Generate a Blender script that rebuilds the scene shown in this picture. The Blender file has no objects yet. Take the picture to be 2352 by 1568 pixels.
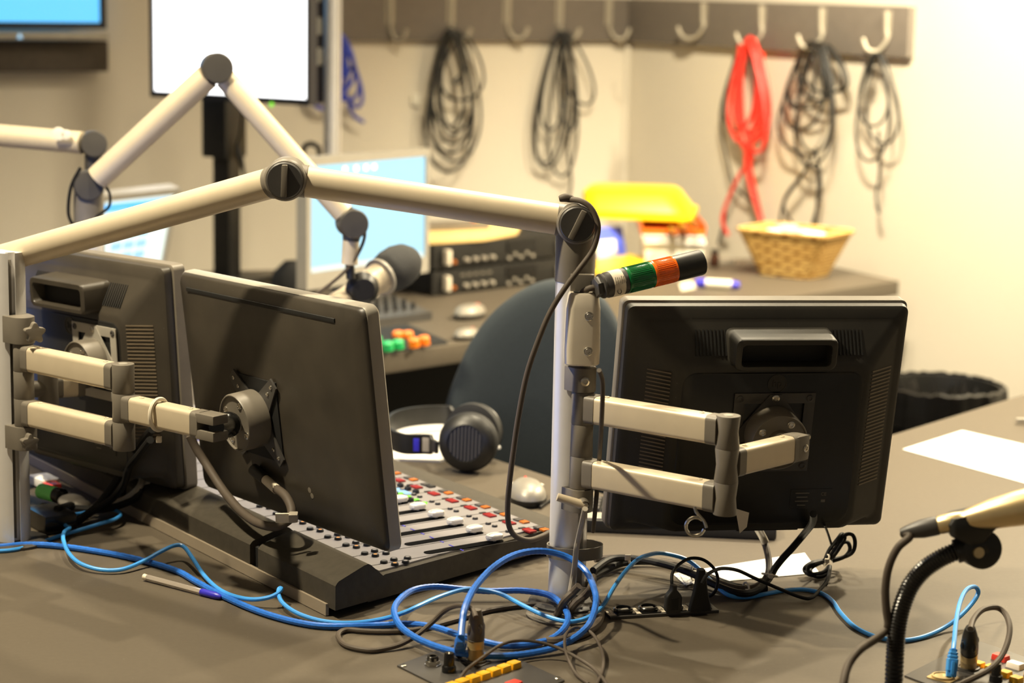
import bpy, bmesh, math, random
from mathutils import Vector as V, Matrix as M
random.seed(4)
S=bpy.context.scene; COL=S.collection
# ------------------------------------------------------------------ camera, world, lights, exposure
FP=4700.0; CX,CY=1176.0,784.0
PITCH=math.atan(820/FP); ROLL=0.02
EYE=V((0,0,1.55)); DZ=0.75
cF=V((0,math.cos(PITCH),-math.sin(PITCH))); r0=V((1,0,0)); u0=V((0,math.sin(PITCH),math.cos(PITCH)))
cR=r0*math.cos(ROLL)+u0*math.sin(ROLL); cU=u0*math.cos(ROLL)-r0*math.sin(ROLL)
cam=bpy.data.cameras.new('camera'); cam.lens=FP/2352*36; cam.sensor_width=36; cam.clip_start=0.05
co=bpy.data.objects.new('camera',cam); COL.objects.link(co)
co.matrix_world=M(((cR.x,cU.x,-cF.x,EYE.x),(cR.y,cU.y,-cF.y,EYE.y),(cR.z,cU.z,-cF.z,EYE.z),(0,0,0,1)))
cam.dof.use_dof=True; cam.dof.focus_distance=2.66; cam.dof.aperture_fstop=4.1
S.camera=co
S.view_settings.view_transform='Standard'; S.view_settings.look='None'
S.view_settings.gamma=1; S.view_settings.use_curve_mapping=False
S.view_settings.exposure=0.14
w=bpy.data.worlds.new('room_light'); S.world=w; w.use_nodes=True
w.node_tree.nodes['Background'].inputs[0].default_value=(1.0,0.86,0.66,1)
w.node_tree.nodes['Background'].inputs[1].default_value=0.13
LAMPS=[ # x,y,z, watts, radius  (ceiling downlights)
 (0.30,3.55,2.74,19,0.04),(-0.55,3.20,2.74,15,0.04),(-1.15,2.35,2.74,46,0.05),
 (1.80,4.60,2.74,105,0.06),(0.35,4.75,2.74,15,0.06),(1.75,3.1,2.74,8,0.05)]
for i,(x,y,z,e,r) in enumerate(LAMPS):
    l=bpy.data.lights.new('downlight_beam','SPOT'); l.energy=e*6; l.color=(1,0.86,0.60); l.shadow_soft_size=r
    l.spot_size=math.radians(135); l.spot_blend=0.6
    o=bpy.data.objects.new('downlight_beam',l); o.location=(x,y,z-0.03); COL.objects.link(o)
for (x,y,z,e,tx,ty,tz) in ((0.55,4.45,2.74,62,1.05,5.9,1.35),):   # added unseen spot aimed to brighten the right wall
    l=bpy.data.lights.new('added_wall_beam','SPOT'); l.energy=e*6; l.color=(1,0.86,0.60); l.shadow_soft_size=.06; l.spot_size=math.radians(78); l.spot_blend=.9
    o=bpy.data.objects.new('added_wall_beam',l); o.location=(x,y,z-.03); o.rotation_euler=(V((tx,ty,tz))-V((x,y,z))).to_track_quat('-Z','Y').to_euler(); COL.objects.link(o)
    LAMPS.append((x,y,z,e,.05))  # the added spot gets a ceiling fitting like the downlights
# ------------------------------------------------------------------ pixel -> place helpers (real planes in the room)
def ray(u,v): return cF+cR*((u-CX)/FP)+cU*((CY-v)/FP)
def pz(u,v,h=0.0):            # point at height h above the desk top
    d=ray(u,v); return EYE+d*((DZ+h-EYE.z)/d.z)
def pza(u,v,z):
    d=ray(u,v); return EYE+d*((z-EYE.z)/d.z)
def dy(u,v,y):                # point at distance y into the room
    d=ray(u,v); return EYE+d*(y/d.y)
def pp(u,v,p,n):              # point on a plane
    d=ray(u,v); return EYE+d*((p-EYE).dot(n)/d.dot(n))
# ------------------------------------------------------------------ materials
MATS={}
def lin(c): return tuple((x/12.92 if x<=0.04045 else ((x+0.055)/1.055)**2.4) for x in c)
def mat(name,c,rough=0.5,metal=0.0,var=0.12,scale=40.0,bump=0.0,emit=0.0,alpha=None,trans=0.0,spec=0.5,coat=0.0,speck=0.0):
    if name in MATS: return MATS[name]
    m=bpy.data.materials.new(name); m.use_nodes=True; nt=m.node_tree; b=nt.nodes['Principled BSDF']
    col=lin(c)+(1,)
    b.inputs['Base Color'].default_value=col; b.inputs['Roughness'].default_value=rough; b.inputs['Metallic'].default_value=metal
    b.inputs['Specular IOR Level'].default_value=spec
    b.inputs['Coat Weight'].default_value=coat
    if trans: b.inputs['Transmission Weight'].default_value=trans
    if emit:
        b.inputs['Emission Color'].default_value=col; b.inputs['Base Color'].default_value=(.01,.01,.01,1); b.inputs['Emission Strength'].default_value=emit
    if var and not emit:
        tc=nt.nodes.new('ShaderNodeTexCoord'); n=nt.nodes.new('ShaderNodeTexNoise'); n.inputs['Scale'].default_value=scale; n.inputs['Detail'].default_value=5
        nt.links.new(tc.outputs['Object'],n.inputs['Vector'])
        r=nt.nodes.new('ShaderNodeValToRGB'); r.color_ramp.elements[0].position=0.3; r.color_ramp.elements[1].position=0.7
        a=[max(0,x*(1-var)) for x in col[:3]]+[1]; z=[min(1,x*(1+var)) for x in col[:3]]+[1]
        r.color_ramp.elements[0].color=a; r.color_ramp.elements[1].color=z
        nt.links.new(n.outputs['Fac'],r.inputs['Fac']); last=r.outputs['Color']
        if speck:
            n2=nt.nodes.new('ShaderNodeTexVoronoi'); n2.inputs['Scale'].default_value=55
            nt.links.new(tc.outputs['Object'],n2.inputs['Vector'])
            r2=nt.nodes.new('ShaderNodeValToRGB'); r2.color_ramp.elements[0].position=0.02; r2.color_ramp.elements[1].position=0.045
            r2.color_ramp.elements[0].color=(speck,)*3+(1,); r2.color_ramp.elements[1].color=(0,0,0,1)
            nt.links.new(n2.outputs['Distance'],r2.inputs['Fac'])
            mx=nt.nodes.new('ShaderNodeMixRGB'); mx.blend_type='ADD'; mx.inputs[0].default_value=1
            nt.links.new(last,mx.inputs[1]); nt.links.new(r2.outputs['Color'],mx.inputs[2]); last=mx.outputs[0]
        nt.links.new(last,b.inputs['Base Color'])
        if bump:
            bp=nt.nodes.new('ShaderNodeBump'); bp.inputs['Strength'].default_value=bump; bp.inputs['Distance'].default_value=0.002
            nt.links.new(n.outputs['Fac'],bp.inputs['Height']); nt.links.new(bp.outputs['Normal'],b.inputs['Normal'])
    MATS[name]=m; return m
mDESK=mat('desk_laminate',(.335,.305,.262),.55,var=.045,scale=140,bump=.03,spec=.22,speck=.10)
mDESKEDGE=mat('desk_edge',(.34,.32,.30),.5)
mWALL=mat('wall_fabric',(.83,.80,.74),.95,var=.03,scale=300,bump=.25)
mFLOOR=mat('carpet',(.16,.15,.14),.95,scale=200,bump=.5)
mCEIL=mat('ceiling_paint',(.85,.83,.80),.9,var=.02)
mRAIL=mat('rail_board',(.42,.39,.36),.7,var=.05)
mALU=mat('anodised_aluminium',(.86,.85,.84),.35,.35,var=.03)
mALUM=mat('matt_aluminium',(.80,.745,.645),.45,.2,var=.03)
mCHROME=mat('steel',(.78,.76,.72),.22,1.0,var=.03)
mGREYP=mat('grey_plastic',(.43,.405,.365),.45,var=.07)
mDGREY=mat('dark_grey_plastic',(.25,.24,.23),.42,var=.08)
mTRIM=mat('trim_strip',(.62,.57,.50),.45,.2,var=.03)
mSILV=mat('silver_paint',(.86,.82,.75),.35,.25,var=.02)
mBLK=mat('black_plastic',(.10,.097,.09),.42,var=.15,scale=25)
mBLKG=mat('gloss_black',(.07,.068,.065),.22,var=.1)
mDUST=mat('dusty_black',(.165,.155,.135),.5,var=.25,scale=14,speck=.05)
mDUST2=mat('dusty_dark_shell',(.215,.195,.165),.44,var=.22,scale=14,speck=.05)
mBLKM=mat('matt_black',(.055,.053,.05),.7,var=.1)
mRUB=mat('cable_black',(.075,.072,.07),.6,spec=.25,var=.1)
mBRN=mat('cable_grey_brown',(.32,.285,.25),.6,spec=.3,var=.06)
mBLUE=mat('cable_blue',(.16,.42,.80),.35,var=.15,scale=220)
mTEAL=mat('cable_light_blue',(.26,.60,.92),.35,var=.05)
mGRYC=mat('cable_grey',(.62,.59,.54),.45,var=.06)
mCAP=mat('fader_cap_silver',(.80,.78,.74),.35,.2)
mWHT=mat('white_plastic',(.88,.86,.80),.45,var=.03)
mPAPER=mat('paper',(.93,.92,.90),.8,var=.02)
mPANEL=mat('mixer_panel_grey',(.47,.455,.455),.5,var=.03)
mSLOT=mat('slot_black',(.03,.03,.03),1.0,spec=.05,var=0)
mCONS=mat('console_black',(.25,.23,.195),.68,spec=.25,var=.10,scale=90,bump=.12)
mCHAIR=mat('chair_fabric',(.155,.185,.205),.92,var=.08,scale=250,bump=.4)
mYEL=mat('yellow_button',(.95,.72,.12),.35,var=.05)
mRED=mat('red_button',(.85,.25,.20),.35,var=.05)
mREDL=mat('red_key',(.50,.05,.07),.3,var=.08)
mORL=mat('orange_key',(.66,.36,.10),.3,var=.1)
mGOLD=mat('champagne_metal',(.85,.76,.58),.35,.8,var=.05)
mBRASS=mat('brass_shell',(.76,.66,.46),.35,.45,var=.12)
mWICK=mat('wicker',(.83,.66,.35),.75,var=.2,scale=160,bump=.6)
def weave(m):
    nt=m.node_tree; bs=nt.nodes['Principled BSDF']; tc=nt.nodes.new('ShaderNodeTexCoord'); br=nt.nodes.new('ShaderNodeTexBrick')
    sp=nt.nodes.new('ShaderNodeSeparateXYZ'); cb=nt.nodes.new('ShaderNodeCombineXYZ'); ad=nt.nodes.new('ShaderNodeMath'); ad.operation='ADD'
    nt.links.new(tc.outputs['Object'],sp.inputs[0]); nt.links.new(sp.outputs['X'],ad.inputs[0]); nt.links.new(sp.outputs['Y'],ad.inputs[1])
    nt.links.new(ad.outputs[0],cb.inputs['X']); nt.links.new(sp.outputs['Z'],cb.inputs['Y']); nt.links.new(cb.outputs[0],br.inputs['Vector'])
    br.inputs['Scale'].default_value=1; br.inputs['Brick Width'].default_value=.022; br.inputs['Row Height'].default_value=.010; br.inputs['Mortar Size'].default_value=.0022
    br.inputs['Color1'].default_value=lin((.92,.78,.48))+(1,); br.inputs['Color2'].default_value=lin((.82,.66,.36))+(1,); br.inputs['Mortar'].default_value=lin((.52,.36,.14))+(1,)
    nt.links.new(br.outputs['Color'],bs.inputs['Base Color'])
weave(mWICK)

mTRAYY=mat('tray_yellow',(.98,.84,.08),.4,var=.03)
mTRAYO=mat('tray_orange',(.85,.42,.10),.4,var=.05)
mFBLUE=mat('folder_blue',(.34,.42,.95),.45,var=.05)
mWOOD=mat('pale_board',(.92,.78,.52),.6,var=.06)
mREDC=mat('cable_red',(.93,.22,.18),.45,var=.06)
mBLUC=mat('cable_royal_blue',(.18,.26,.72),.45,var=.08)
mHANK=mat('cable_hank_black',(.12,.12,.12),.55,var=.1)
mRIB=mat('dusty_rib',(.42,.37,.30),.6)
mHOOK=mat('satin_steel',(.66,.63,.57),.5,.3,var=.03)
mBEZ=mat('bezel_silver',(.64,.62,.58),.4,.2,var=.03)
mBEZW=mat('dark_bezel',(.10,.105,.14),.4)
mSCW=mat('screen_white',(1,1,1),emit=3.0)
mSCB=mat('screen_sky_blue',(.70,.92,1.0),emit=1.1)
mSCB2=mat('screen_azure',(.36,.72,.95),emit=1.4)
mSCF=mat('screen_cool_white',(.55,.68,1.0),emit=1.3)
mSCL=mat('screen_pale',(.93,.98,.94),emit=1.15)
mSCL2=mat('screen_cell_blue',(.66,.86,.98),emit=1.1)
mLEDG=mat('led_green',(.55,.95,.25),emit=1.2)
mLEDO=mat('led_orange',(1.0,.62,.2),emit=1.0)
mGREEN=mat('green_marker',(.48,.88,.48),.4,var=.05)
mLENSG=mat('green_lens',(.02,.42,.20),.22,var=.12,scale=120,coat=.5)
mLENSO=mat('orange_lens',(.96,.42,.08),.22,var=.12,scale=120,coat=.5)
mBTG=mat('green_push_button',(.15,.68,.38),.4,var=.05)
mBTO=mat('orange_push_button',(.95,.50,.12),.4,var=.05)
mFOAM=mat('foam_black',(.20,.20,.20),.95,var=.15,scale=300,bump=.5)
mLAMP=mat('lamp_diffuser',(1,.85,.6),emit=6.0)
mINK=mat('ink',(.13,.12,.12),.6)
mTAG=mat('tag_white',(.86,.82,.74),.6,var=.03)
mPENB=mat('pen_blue',(.20,.18,.72),.35)
mCLEAR=mat('pen_clear',(.80,.76,.72),.15,trans=.55,var=0)
# ------------------------------------------------------------------ mesh builder
WM={}
def frame(o,x,y,z):
    x,y,z=[a.normalized() for a in (x,y,z)]
    return M(((x.x,y.x,z.x,o.x),(x.y,y.y,z.y,o.y),(x.z,y.z,z.z,o.z),(0,0,0,1)))
def axisframe(o,z,hint=None):
    z=z.normalized(); h=hint or (V((0,0,1)) if abs(z.z)<.9 else V((1,0,0)))
    x=(h-z*h.dot(z)).normalized(); return frame(o,x,z.cross(x),z)
def catmull(pts,n=8,closed=False):
    P=[V(p) for p in pts]; out=[]; N=len(P)
    rng=N if closed else N-1
    for i in range(rng):
        if closed: a,b,c,d=P[(i-1)%N],P[i],P[(i+1)%N],P[(i+2)%N]
        else: a,b,c,d=P[max(i-1,0)],P[i],P[i+1],P[min(i+2,N-1)]
        for k in range(n):
            t=k/n; out.append(.5*((2*b)+(c-a)*t+(2*a-5*b+4*c-d)*t*t+(3*b-a-3*c+d)*t**3))
    if not closed: out.append(P[-1])
    return out
def rrect(w,h,r,n=5,cx=0,cy=0):
    out=[]
    for sx,sy,a in ((1,1,0),(-1,1,90),(-1,-1,180),(1,-1,270)):
        for k in range(n+1):
            t=math.radians(a+90*k/n); out.append((cx+sx*(w/2-r)+r*math.cos(t),cy+sy*(h/2-r)+r*math.sin(t)))
    return out
class MB:
    def __init__(s,T=None): s.bm=bmesh.new(); s.T=T or M.Identity(4)
    def _add(s,b,T=None,bev=0,seg=2):
        if bev:
            es=[e for e in b.edges if len(e.link_faces)==2 and e.calc_face_angle(0)>.6]
            if es: bmesh.ops.bevel(b,geom=es,offset=bev,segments=seg,profile=.7,affect='EDGES',clamp_overlap=True)
        b.transform(s.T@(T or M.Identity(4)))
        me=bpy.data.meshes.new('t'); b.to_mesh(me); b.free(); s.bm.from_mesh(me); bpy.data.meshes.remove(me); return s
    def box(s,c,size,T=None,bev=0,seg=2):
        b=bmesh.new(); bmesh.ops.create_cube(b,size=1)
        for v in b.verts: v.co=V((v.co.x*size[0],v.co.y*size[1],v.co.z*size[2]))
        if T is None: T=M.Translation(V(c))
        else: T=T@M.Translation(V(c))
        return s._add(b,T,bev,seg)
    def cyl(s,p0,p1,ra,rb=None,n=28,bev=0):
        p0,p1=V(p0),V(p1); d=p1-p0; L=d.length; b=bmesh.new()
        bmesh.ops.create_cone(b,cap_ends=True,segments=n,radius1=ra,radius2=ra if rb is None else rb,depth=L)
        return s._add(b,axisframe((p0+p1)/2,d),bev)
    def lathe(s,prof,o,ax,n=32,hint=None):
        b=bmesh.new(); rings=[]
        for r,z in prof:
            rings.append([b.verts.new((max(r,1e-5)*math.cos(2*math.pi*k/n),max(r,1e-5)*math.sin(2*math.pi*k/n),z)) for k in range(n)])
        for i in range(len(rings)-1):
            for k in range(n): b.faces.new((rings[i][k],rings[i][(k+1)%n],rings[i+1][(k+1)%n],rings[i+1][k]))
        b.faces.new(rings[0][::-1]); b.faces.new(rings[-1])
        return s._add(b,axisframe(V(o),V(ax),hint))
    def loft(s,rings,T=None,cap=True):
        b=bmesh.new(); R=[[b.verts.new(V(p)) for p in r] for r in rings]; n=len(R[0])
        for i in range(len(R)-1):
            for k in range(n): b.faces.new((R[i][k],R[i][(k+1)%n],R[i+1][(k+1)%n],R[i+1][k]))
        if cap: b.faces.new(R[0][::-1]); b.faces.new(R[-1])
        bmesh.ops.recalc_face_normals(b,faces=b.faces)
        return s._add(b,T)
    def prism(s,poly,z0,z1,T=None,bev=0,seg=2):
        b=bmesh.new(); n=len(poly)
        lo=[b.verts.new((x,y,z0)) for x,y in poly]; hi=[b.verts.new((x,y,z1)) for x,y in poly]
        b.faces.new(lo[::-1]); b.faces.new(hi)
        for k in range(n): b.faces.new((lo[k],lo[(k+1)%n],hi[(k+1)%n],hi[k]))
        bmesh.ops.recalc_face_normals(b,faces=b.faces)
        return s._add(b,T,bev,seg)
    def tube(s,pts,r,n=10,sm=8,closed=False,ry=None,rib=None):
        P=catmull(pts,sm,closed) if sm else [V(p) for p in pts]
        b=bmesh.new(); N=len(P); rings=[]; up=None
        for i in range(N):
            if closed: t=(P[(i+1)%N]-P[i-1])
            else: t=P[min(i+1,N-1)]-P[max(i-1,0)]
            if t.length<1e-9: t=V((0,0,1))
            t.normalize()
            if up is None: up=V((0,0,1)) if abs(t.z)<.9 else V((1,0,0))
            x=up-t*up.dot(t)
            if x.length<1e-6: x=t.orthogonal()
            x.normalize(); up=x; y=t.cross(x)
            rr=r(i/(N-1)) if callable(r) else r
            if rib and i%2: rr*=rib
            rings.append([b.verts.new(P[i]+x*rr*math.cos(2*math.pi*k/n)+y*(ry or rr)*math.sin(2*math.pi*k/n)) for k in range(n)])
        for i in range(N if closed else N-1):
            q=rings[(i+1)%N]
            for k in range(n): b.faces.new((rings[i][k],rings[i][(k+1)%n],q[(k+1)%n],q[k]))
        if not closed: b.faces.new(rings[0][::-1]); b.faces.new(rings[-1])
        bmesh.ops.recalc_face_normals(b,faces=b.faces)
        return s._add(b)
    def ball(s,c,r,sc=(1,1,1),T=None,n=20):
        b=bmesh.new(); bmesh.ops.create_uvsphere(b,u_segments=n,v_segments=max(8,n//2),radius=r)
        for v in b.verts: v.co=V((v.co.x*sc[0],v.co.y*sc[1],v.co.z*sc[2]))
        return s._add(b,(T or M.Identity(4))@M.Translation(V(c)))
    def quad(s,p):
        b=bmesh.new(); b.faces.new([b.verts.new(V(q)) for q in p]); return s._add(b)
    def text(s,t,size,T,depth=.0002):
        c=bpy.data.curves.new('t','FONT'); c.body=t; c.size=size; c.align_x='CENTER'; c.align_y='CENTER'; c.extrude=depth
        o=bpy.data.objects.new('t',c); COL.objects.link(o); dg=bpy.context.evaluated_depsgraph_get()
        me=bpy.data.meshes.new_from_object(o.evaluated_get(dg)); bpy.data.objects.remove(o); bpy.data.curves.remove(c)
        b=bmesh.new(); b.from_mesh(me); bpy.data.meshes.remove(me); return s._add(b,T)
    def build(s,name,m,parent=None,ang=38):
        bm=s.bm
        vs=[v.co for v in bm.verts]
        if parent is None:
            zmin=min(v.z for v in vs); o0=V((sum(v.x for v in vs)/len(vs),sum(v.y for v in vs)/len(vs),zmin)); W=M.Translation(o0)
        else: W=WM[parent]
        bm.transform(W.inverted())
        for f in bm.faces: f.smooth=True
        me=bpy.data.meshes.new(name); bm.to_mesh(me); bm.free()
        me.set_sharp_from_angle(angle=math.radians(ang))
        me.materials.append(m)
        o=bpy.data.objects.new(name,me); COL.objects.link(o)
        if parent is None: o.matrix_world=W
        else: o.parent=parent
        WM[o]=W
        return o
def tag(o,label,cat,group=None,kind=None):
    o['label']=label; o['category']=cat
    if group: o['group']=group
    if kind: o['kind']=kind
    return o
def thing(name,loc,label,cat,group=None):
    o=bpy.data.objects.new(name,None); COL.objects.link(o); o.location=V(loc); o.empty_display_size=.05
    WM[o]=M.Translation(V(loc)); return tag(o,label,cat,group)
def struct(o): o['kind']='structure'; return o
def screwhead(mb,p,n,r=.0035):
    n=n.normalized(); mb.lathe([(r,0),(r,.0008),(r*.75,.0016),(r*.5,.0017),(r*.45,.0008),(0,.0008)],p,n,14)
# ------------------------------------------------------------------ room
K=dy(1445,95,7.0); K=V((K.x,K.y,0))
aR=math.atan(3046/FP); dRt=V((math.sin(aR),-math.cos(aR),0)); dLt=V((-math.cos(aR),-math.sin(aR),0))
nR=V((-math.cos(aR),-math.sin(aR),0)); nL=V((math.sin(aR),-math.cos(aR),0))     # point into the room
CEIL=2.8
def wallbox(name,d,n,L0,L1):
    T=frame(K,d,-n,V((0,0,1))); return struct(MB(T).box(((L0+L1)/2,.06,CEIL/2),(L1-L0,.12,CEIL)).build(name,mWALL))
wallbox('wall_right',dRt,nR,-.12,7.5); wallbox('wall_left',dLt,nL,0,5.5)
struct(MB().box((0,2.6,-.03),(9,9.6,.06)).build('floor',mFLOOR))
struct(MB().box((0,2.6,CEIL+.03),(9,9.6,.06)).build('ceiling',mCEIL))
T=frame(K,dRt,-nR,V((0,0,1))); struct(MB(T).box((3.7,-.008,.05),(7.4,.016,.1),bev=.004).build('baseboard_right',mDESKEDGE))
T=frame(K,dLt,-nL,V((0,0,1))); struct(MB(T).box((2.7,-.008,.05),(5.4,.016,.1),bev=.004).build('baseboard_left',mDESKEDGE))
T=frame(K+V((0,0,CEIL/2)),(nR+nL),(dRt-dLt),V((0,0,1))); struct(MB(T).box((.006,0,0),(.02,.02,CEIL)).build('trim_1',mWALL))
for i,(x,y,z,e,r) in enumerate(LAMPS):
    t=thing('downlight',(x,y,CEIL-.03),'round recessed downlight in the ceiling','ceiling light','ceiling downlights')  # the last fitting belongs to the added wall spot
    MB().lathe([(.075,-.012),(.085,-.012),(.085,0),(.07,0)],(x,y,CEIL-.001),(0,0,1),32).build('trim_ring',mBEZ,t)
    MB().lathe([(.066,0),(.066,.01)],(x,y,CEIL-.012),(0,0,1),32).build('diffuser',mLAMP,t)
def wr(u,v,off=.0): return pp(u,v,K+nR*off,nR)
def wl(u,v,off=.0): return pp(u,v,K+nL*off,nL)
# hook rails
zb=dy(1445,95,7.0).z; zt=zb+.143
def rail(name,d,n,L,label):
    T=frame(K+V((0,0,(zb+zt)/2)),d,-n,V((0,0,1)))
    return tag(MB(T).box((L/2+.012,-.0125,0),(L-.024,.025,zt-zb),bev=.002).build(name,mRAIL),label,'hook rail')
endR=(wr(2100,100)-K); endR.z=0; endL=(wl(770,60)-K); endL.z=0
rail('hook_rail',dRt,nR,endR.length,'brown board with four steel hooks ending on the right wall')
rail('hook_rail',dLt,nL,(wl(560,60)-wl(1445,60)).length,'brown board of hooks running along the left wall behind the aluminium post')
hookN=[0]
HL={'L0':'leftmost steel hook on the left wall rail, empty','L1':'steel hook on the left rail holding the fat black cable coil','L2':'empty steel hook on the left rail between the two black cable coils','L3':'steel hook on the left rail holding the thin twin loop coil','L4':'empty steel hook on the left rail nearest the wall corner','R0':'empty steel hook on the right rail nearest the wall corner','R1':'steel hook on the right rail holding the red cable','R2':'steel hook on the right rail holding the big black cable tangle','R3':'steel hook at the right end of the right rail'}
def hook(key,u,vt,vb,ut,W,n,d):
    # stem top (u,vt), bottom (u,vb), tip at (ut, ..)
    a=W(u,vt,.03); b=W(u,vb,.03); out=n*.05
    z=V((0,0,1)); side=d*(.012)
    mb=MB()
    tip=W(ut,vb,.03)-b; tip.z=0
    if tip.length<.02: tip=n*.02
    p=[a,a*.5+b*.5,b+z*.02,b+n*.012+tip*.35-z*.012,b+n*.03+tip*.75-z*.008,b+n*.035+tip+z*.022]
    t=thing('wall_hook',b,HL[key],'hook','rail hooks')
    mb.tube(p,.0066,10,8).build('hook_bar',mHOOK,t)
    pl=MB(); pl.box(((a+b)/2-n*.006+z*.02),(.001,.001,.001)); 
    T=frame((a+b)/2+z*.015,d,n,z); MB(T).box((0,-.004,0),(.028,.002,(a-b).length*.7),bev=.0008).build('backplate',mHOOK,t)
    for s_ in (-1,1):
        q=MB(); screwhead(q,(a+b)/2+z*(.015+s_*(a-b).length*.25)-n*.003,n,.005); q.build('screw',mHOOK,t)
    pl.bm.free(); return b
hook('L0',897,-18,82,920,wl,nL,dLt); hook('L1',1037,-14,80,1068,wl,nL,dLt); hook('L2',1166,-10,78,1200,wl,nL,dLt)
hook('L3',1287,-8,80,1318,wl,nL,dLt); hook('L4',1400,-6,80,1432,wl,nL,dLt)
hook('R0',1614,6,80,1576,wr,nR,dRt); hook('R1',1748,12,95,1710,wr,nR,dRt); hook('R2',1886,18,100,1852,wr,nR,dRt); hook('R3',2036,25,108,2002,wr,nR,dRt)
def loops(name,W,spec,r,m,label,cat='cable coil',ends=()):
    mb=MB()
    for (u0_,v0_,u1_,v1_,wd,o) in spec:     # closed drop from top (u0,v0) to bottom (u1,v1) with half width wd px
        pts=[]
        for k in range(12):
            a=2*math.pi*k/12; t=(1-math.cos(a))/2; wdt=wd*math.sin(a)*(.55+.75*t)
            pts.append(W(u0_+(u1_-u0_)*t+wdt,v0_+(v1_-v0_)*t,o+.012*math.sin(a)))
        mb.tube(pts,r,7,4,closed=True)
    for e in ends: mb.tube([W(u,v,o) for u,v,o in e],r,7,5)
    return tag(mb.build(name,m),label,cat,'cables hung on the wall hooks')
loops('cable_coil',wl,[(1035,66,1040,330,45,.055),(1040,70,1035,350,52,.06),(1030,68,1030,290,38,.07),(1045,70,1050,300,36,.05),(1040,72,1028,395,55,.065),(1050,70,1045,370,58,.05),(1030,70,1040,310,30,.08),(1065,84,1060,230,50,.06)],.0045,mHANK,'fat black cable coil on the second left-wall hook',ends=[[(1050,80,.07),(1070,150,.07),(1042,190,.075),(1062,185,.08)]])
loops('cable_coil',wl,[(1285,72,1255,385,38,.055),(1290,72,1250,375,30,.06),(1300,72,1345,240,32,.05),(1295,74,1310,300,18,.07),(1300,74,1290,405,34,.05),(1290,74,1262,300,26,.06)],.0045,mHANK,'loose black cable coil of long thin loops left of the wall corner',ends=[[(1310,90,.06),(1318,230,.06),(1305,330,.055),(1312,420,.05),(1300,470,.04)]])
loops('cable_coil',wr,[(1722,88,1712,330,42,.055),(1725,88,1735,315,36,.06),(1715,92,1740,350,26,.07),(1722,86,1722,300,30,.05),(1730,90,1705,290,24,.06)],.0065,mREDC,'bright red cable coil hanging on the right wall',ends=[[(1700,100,.06),(1690,220,.06),(1705,330,.055),(1730,360,.055),(1700,400,.05),(1668,470,.045),(1660,510,.045),(1672,540,.03)],[(1752,120,.06),(1740,250,.06),(1722,360,.055),(1735,440,.05),(1752,512,.04)],[(1735,120,.06),(1762,230,.06),(1760,300,.06),(1715,345,.06),(1722,420,.05),(1750,515,.045)]])
loops('cable_strand',wr,[(1712,100,1690,300,34,.045)],.004,mHANK,'thin black cable hanging behind the red coil',ends=[[(1690,130,.045),(1655,260,.04),(1672,370,.04),(1690,430,.035),(1735,470,.03),(1745,510,.03)],[(1668,490,.03),(1650,560,.03)]])
loops('cable_coil',wr,[(1862,96,1880,230,40,.055),(1870,98,1850,250,46,.06),(1880,98,1900,215,44,.05),(1865,98,1835,300,46,.06),(1870,100,1870,350,40,.05),(1885,100,1862,380,44,.07),(1858,100,1830,250,30,.05),(1900,104,1925,210,30,.05)],.0045,mHANK,'big tangled black cable coil right of the red one',ends=[[(1840,130,.06),(1790,260,.055),(1800,330,.055),(1860,370,.05),(1805,450,.05),(1790,520,.05)],[(1870,350,.06),(1845,400,.055),(1800,470,.05),(1830,525,.045)],[(1850,380,.06),(1880,400,.055),(1870,530,.05)],[(1872,340,.055),(1885,430,.05),(1862,530,.045)]])
loops('cable_coil',wr,[(2010,122,2005,290,34,.055),(2015,124,1998,370,38,.06),(2020,124,2030,330,38,.05)],.004,mHANK,'small black cable coil on the rightmost hook',ends=[[(2005,124,.06),(1998,180,.06),(2004,150,.065)],[(2018,300,.055),(2020,400,.05),(2012,450,.05),(2020,490,.05),(2012,470,.05)]])
loops('cable_coil',wl,[(768,70,745,250,45,.05),(770,72,760,215,52,.055),(765,70,800,230,34,.06),(770,74,740,200,44,.06),(772,74,765,180,44,.045),(768,74,750,230,30,.07),(775,80,820,245,22,.05)],.006,mBLUC,'royal blue cable coil behind the aluminium post',ends=[[(800,240,.06),(812,265,.05),(835,280,.05)]])
tag(MB(frame(wl(952,229,0),dLt,nL,V((0,0,1)))).box((0,.006,0),(.03,.012,.036),bev=.003).build('wall_plate',mWHT),'small cream wall plate on the left wall','wall plate')
# ------------------------------------------------------------------ U-shaped studio desk
conc=pz(1494,1168); a1=pz(2352,905); b1=pz(907,980); k1=pz(850,820); k2=pz(2065,645)
dA=(a1-conc).normalized(); dB=(b1-conc).normalized(); dK=(k2-k1).normalized()
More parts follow.
